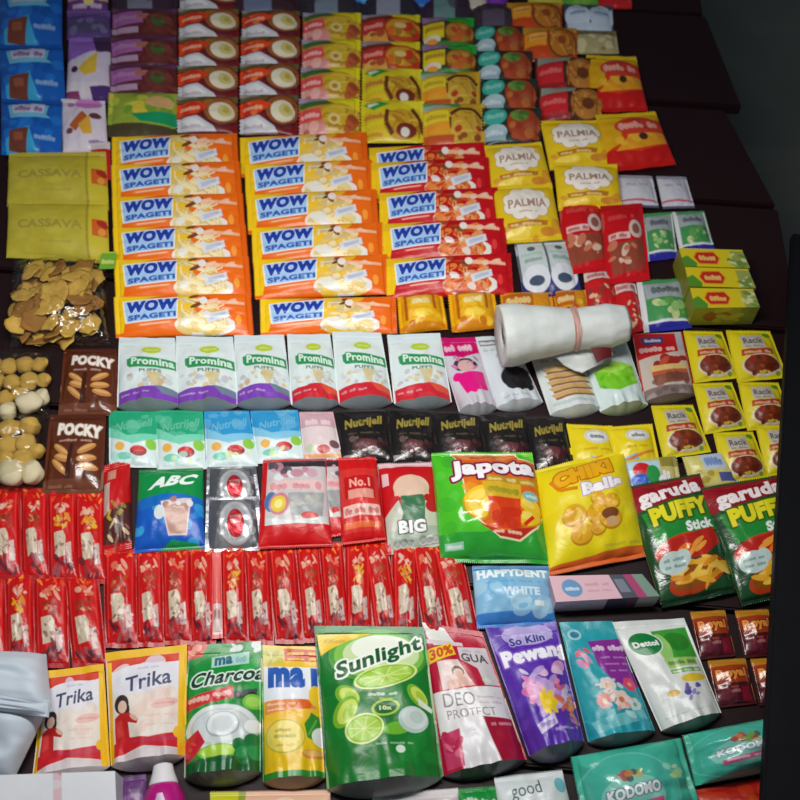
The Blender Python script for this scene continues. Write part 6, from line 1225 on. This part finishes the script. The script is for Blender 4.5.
# ---- magenta bottle with white cap
magenta = plain('magenta_plastic', (190, 25, 130), 0.25, 0.5, 0.03, 10, (170, 15, 115))
whitecap = plain('white_plastic', (232, 230, 234), 0.4, 0.4, 0.02, 20, (222, 220, 226))
silverlab = plain('pale_label', (215, 195, 215), 0.35, 0.5, 0.02, 30, (190, 150, 190))
a, b = at(163, 764, 0.035), at(166, 860, 0.035)
ax = (b - a); L = ax.length; ax.normalize()
up = Vector((0, 0, 1)); sd = up.cross(ax).normalized()
Mb = Matrix((ax, sd, ax.cross(sd))).transposed().to_4x4(); Mb.translation = a
bt = thing('shampoo_bottle', 'magenta bottle with white cap lying at the bottom edge', 'bottle', Mb)
co, fc = lathe([(0.0, 0.008), (0.002, 0.0125), (0.012, 0.0145), (0.024, 0.0185), (0.026, 0.019), (0.028, 0.0185)]); mesh_obj('cap', co, fc, whitecap, bt)
co, fc = lathe([(0.026, 0.018), (0.032, 0.022), (0.045, 0.027), (0.07, 0.031), (L, 0.033), (L + 0.03, 0.033), (L + 0.034, 0.03)]); mesh_obj('body', co, fc, magenta, bt)
n = 16; cs = []
for i in range(12):
    x = 0.042 + i * (L - 0.05) / 11; r = 0.0272 + min(1, (x - 0.042) / 0.05) * 0.005 + 0.0006
    for j in range(n):
        t = math.pi / 2 + (j / (n - 1) - 0.5) * 0.8 * min(1, 0.3 + i / 6)
        cs.append((x, r * math.cos(t), r * math.sin(t)))
mesh_obj('label', cs, gridfaces(n, 12, True), silverlab, bt)

# ---- roll of white plastic bags with a pink band, lying over the pouches
rollm = plain('white_bag_film', (222, 226, 222), 0.5, 0.4, 0.18, 40, (206, 212, 210))
bandm = plain('pink_band', (205, 165, 155), 0.5, 0.3, 0.05, 30, (190, 140, 130))
redm = plain('dark_red_print', (110, 30, 35), 0.5, 0.3, 0.05, 30, (90, 22, 30))
ZR = 0.076
a, b = at(500, 336, ZR), at(626, 324, ZR)
ax = (b - a); L = ax.length; ax.normalize(); sd = up.cross(ax).normalized()
Mr = Matrix((ax, sd, ax.cross(sd))).transposed().to_4x4(); Mr.translation = a
rl = thing('bag_roll', 'roll of white plastic bags with a pink band lying over the pouches', 'roll', Mr)
def rollpart(name, x0, x1, rf, mat, seed, n=72, m=40, caps=True):
    co = []; nz = vnoise(n + 1, m, 14, 5, seed); nz[:, -1] = nz[:, 0]; nz2 = vnoise(n + 1, m, 24, 12, seed + 1); nz2[:, -1] = nz2[:, 0]
    for i in range(m):
        x = x0 + (x1 - x0) * i / (m - 1)
        for k in range(n):
            t = 2 * math.pi * k / n; f = 1.0 - 0.12 * abs(k / n - 0.5) * 0
            w = min(1, k / 6, (n - k) / 6)
            r = rf(x) * (1 + 0.05 * nz[i, k] * w + 0.02 * nz2[i, k] * w)
            co.append((x, r * math.cos(t), r * math.sin(t)))
    fc = []
    for i in range(m - 1):
        for k in range(n):
            p, q = i * n + k, i * n + (k + 1) % n
            fc.append((p, q, q + n, p + n))
    if caps:
        for e in (0, m - 1):
            # the spiral end: concave rings
            base = len(co); prev = [e * n + k for k in range(n)]
            for s, dx in ((0.8, 0.004), (0.55, 0.003), (0.3, 0.006)):
                ring = []
                for k in range(n):
                    c0 = co[e * n + k]; ring.append(len(co)); co.append((c0[0] + (dx if e == 0 else -dx), c0[1] * s, c0[2] * s))
                for k in range(n):
                    f = (prev[k], ring[k], ring[(k + 1) % n], prev[(k + 1) % n]); fc.append(f if e == 0 else f[::-1])
                prev = ring
            fc.append(tuple(prev) if e == 0 else tuple(prev[::-1]))
    return mesh_obj(name, co, fc, mat, rl)
def rf(x):
    t = x / L
    pts = [(0, 0.052), (0.08, 0.054), (0.25, 0.046), (0.42, 0.041), (0.56, 0.035), (0.66, 0.034), (0.85, 0.037), (1.0, 0.030)]
    return float(np.interp(t, [p[0] for p in pts], [p[1] for p in pts]))
rollpart('roll', 0.0, L, rf, rollm, 300)
rollpart('band', L * 0.55, L * 0.60, lambda x: rf(x) + 0.0025, bandm, 300, m=6, caps=False)
# loose tail of the roll hanging towards the viewer
Mi = Mr.inverted()
n, m = 40, 24
P = [Mi @ at(540, 352, 0.05), Mi @ at(612, 340, 0.055), Mi @ at(612, 358, 0.034), Mi @ at(582, 374, 0.032)]
U, V = np.meshgrid(np.linspace(0, 1, n), np.linspace(0, 1, m)); U3, V3 = U[..., None], V[..., None]
tc_ = (1 - V3) * ((1 - U3) * np.array(P[0]) + U3 * np.array(P[1])) + V3 * ((1 - U3) * np.array(P[3]) + U3 * np.array(P[2]))
tc_[..., 2] += 0.005 * vnoise(n, m, 3, 5, 77) + 0.004
lo = tc_.copy(); lo[..., 2] -= 0.002
tail = mesh_obj('loose_tail', np.concatenate([tc_.reshape(-1, 3), lo.reshape(-1, 3)]), np.concatenate([gridfaces(n, m), gridfaces(n, m, True) + n * m]), rollm, rl)
P = [Mi @ at(588, 342, 0.070), Mi @ at(611, 339, 0.070), Mi @ at(612, 357, 0.054), Mi @ at(597, 363, 0.054)]
n, m = 14, 12
U, V = np.meshgrid(np.linspace(0, 1, n), np.linspace(0, 1, m)); U3, V3 = U[..., None], V[..., None]
pc_ = (1 - V3) * ((1 - U3) * np.array(P[0]) + U3 * np.array(P[1])) + V3 * ((1 - U3) * np.array(P[3]) + U3 * np.array(P[2]))
pc_[..., 2] += 0.003 * np.sin(U * 3.1)
mesh_obj('printed_patch', pc_.reshape(-1, 3), gridfaces(n, m), redm, tail)

# ---- black lath over the packets, standing in for the dark edge that crops them
ZL = 0.07
c0, c1 = at(793, 232, ZL), at(759, 870, ZL)
d0 = (c1 - c0).normalized(); s0 = Vector((-d0.y, d0.x, 0)).normalized()
if s0.x < 0: s0 = -s0
q = [c0, c0 + s0 * 0.085, c1 + s0 * 0.085, c1]
edging = slab('black_edging', [(p.x - c0.x, p.y - c0.y) for p in q], 0, 0.02, edging_mat, None, 0.003)
edging.location = (c0.x, c0.y, ZT + ZL - 0.02)
tag(edging, 'black stand-in lath lying along the right edge over the packets', 'edging')

# ------------------------------------------------------------------ light
def area(name, loc, target, size, size_y, power, col):
    d = bpy.data.lights.new(name, 'AREA'); d.shape = 'RECTANGLE'; d.size = size; d.size_y = size_y; d.energy = power; d.color = col
    o = bpy.data.objects.new(name, d); COL.objects.link(o); o.location = loc
    o.rotation_euler = (Vector(target) - Vector(loc)).to_track_quat('-Z', 'Y').to_euler()
    return o
area('tube_lamp', (-0.16, 0.76, ZT + 1.06), (-0.16, 0.80, ZT), 0.9, 0.12, 9.6, (1.0, 0.98, 0.95))
w = bpy.data.worlds.new('world'); scene.world = w; w.use_nodes = True
w.node_tree.nodes['Background'].inputs['Color'].default_value = (0.75, 0.85, 1.0, 1)
w.node_tree.nodes['Background'].inputs['Strength'].default_value = 0.075
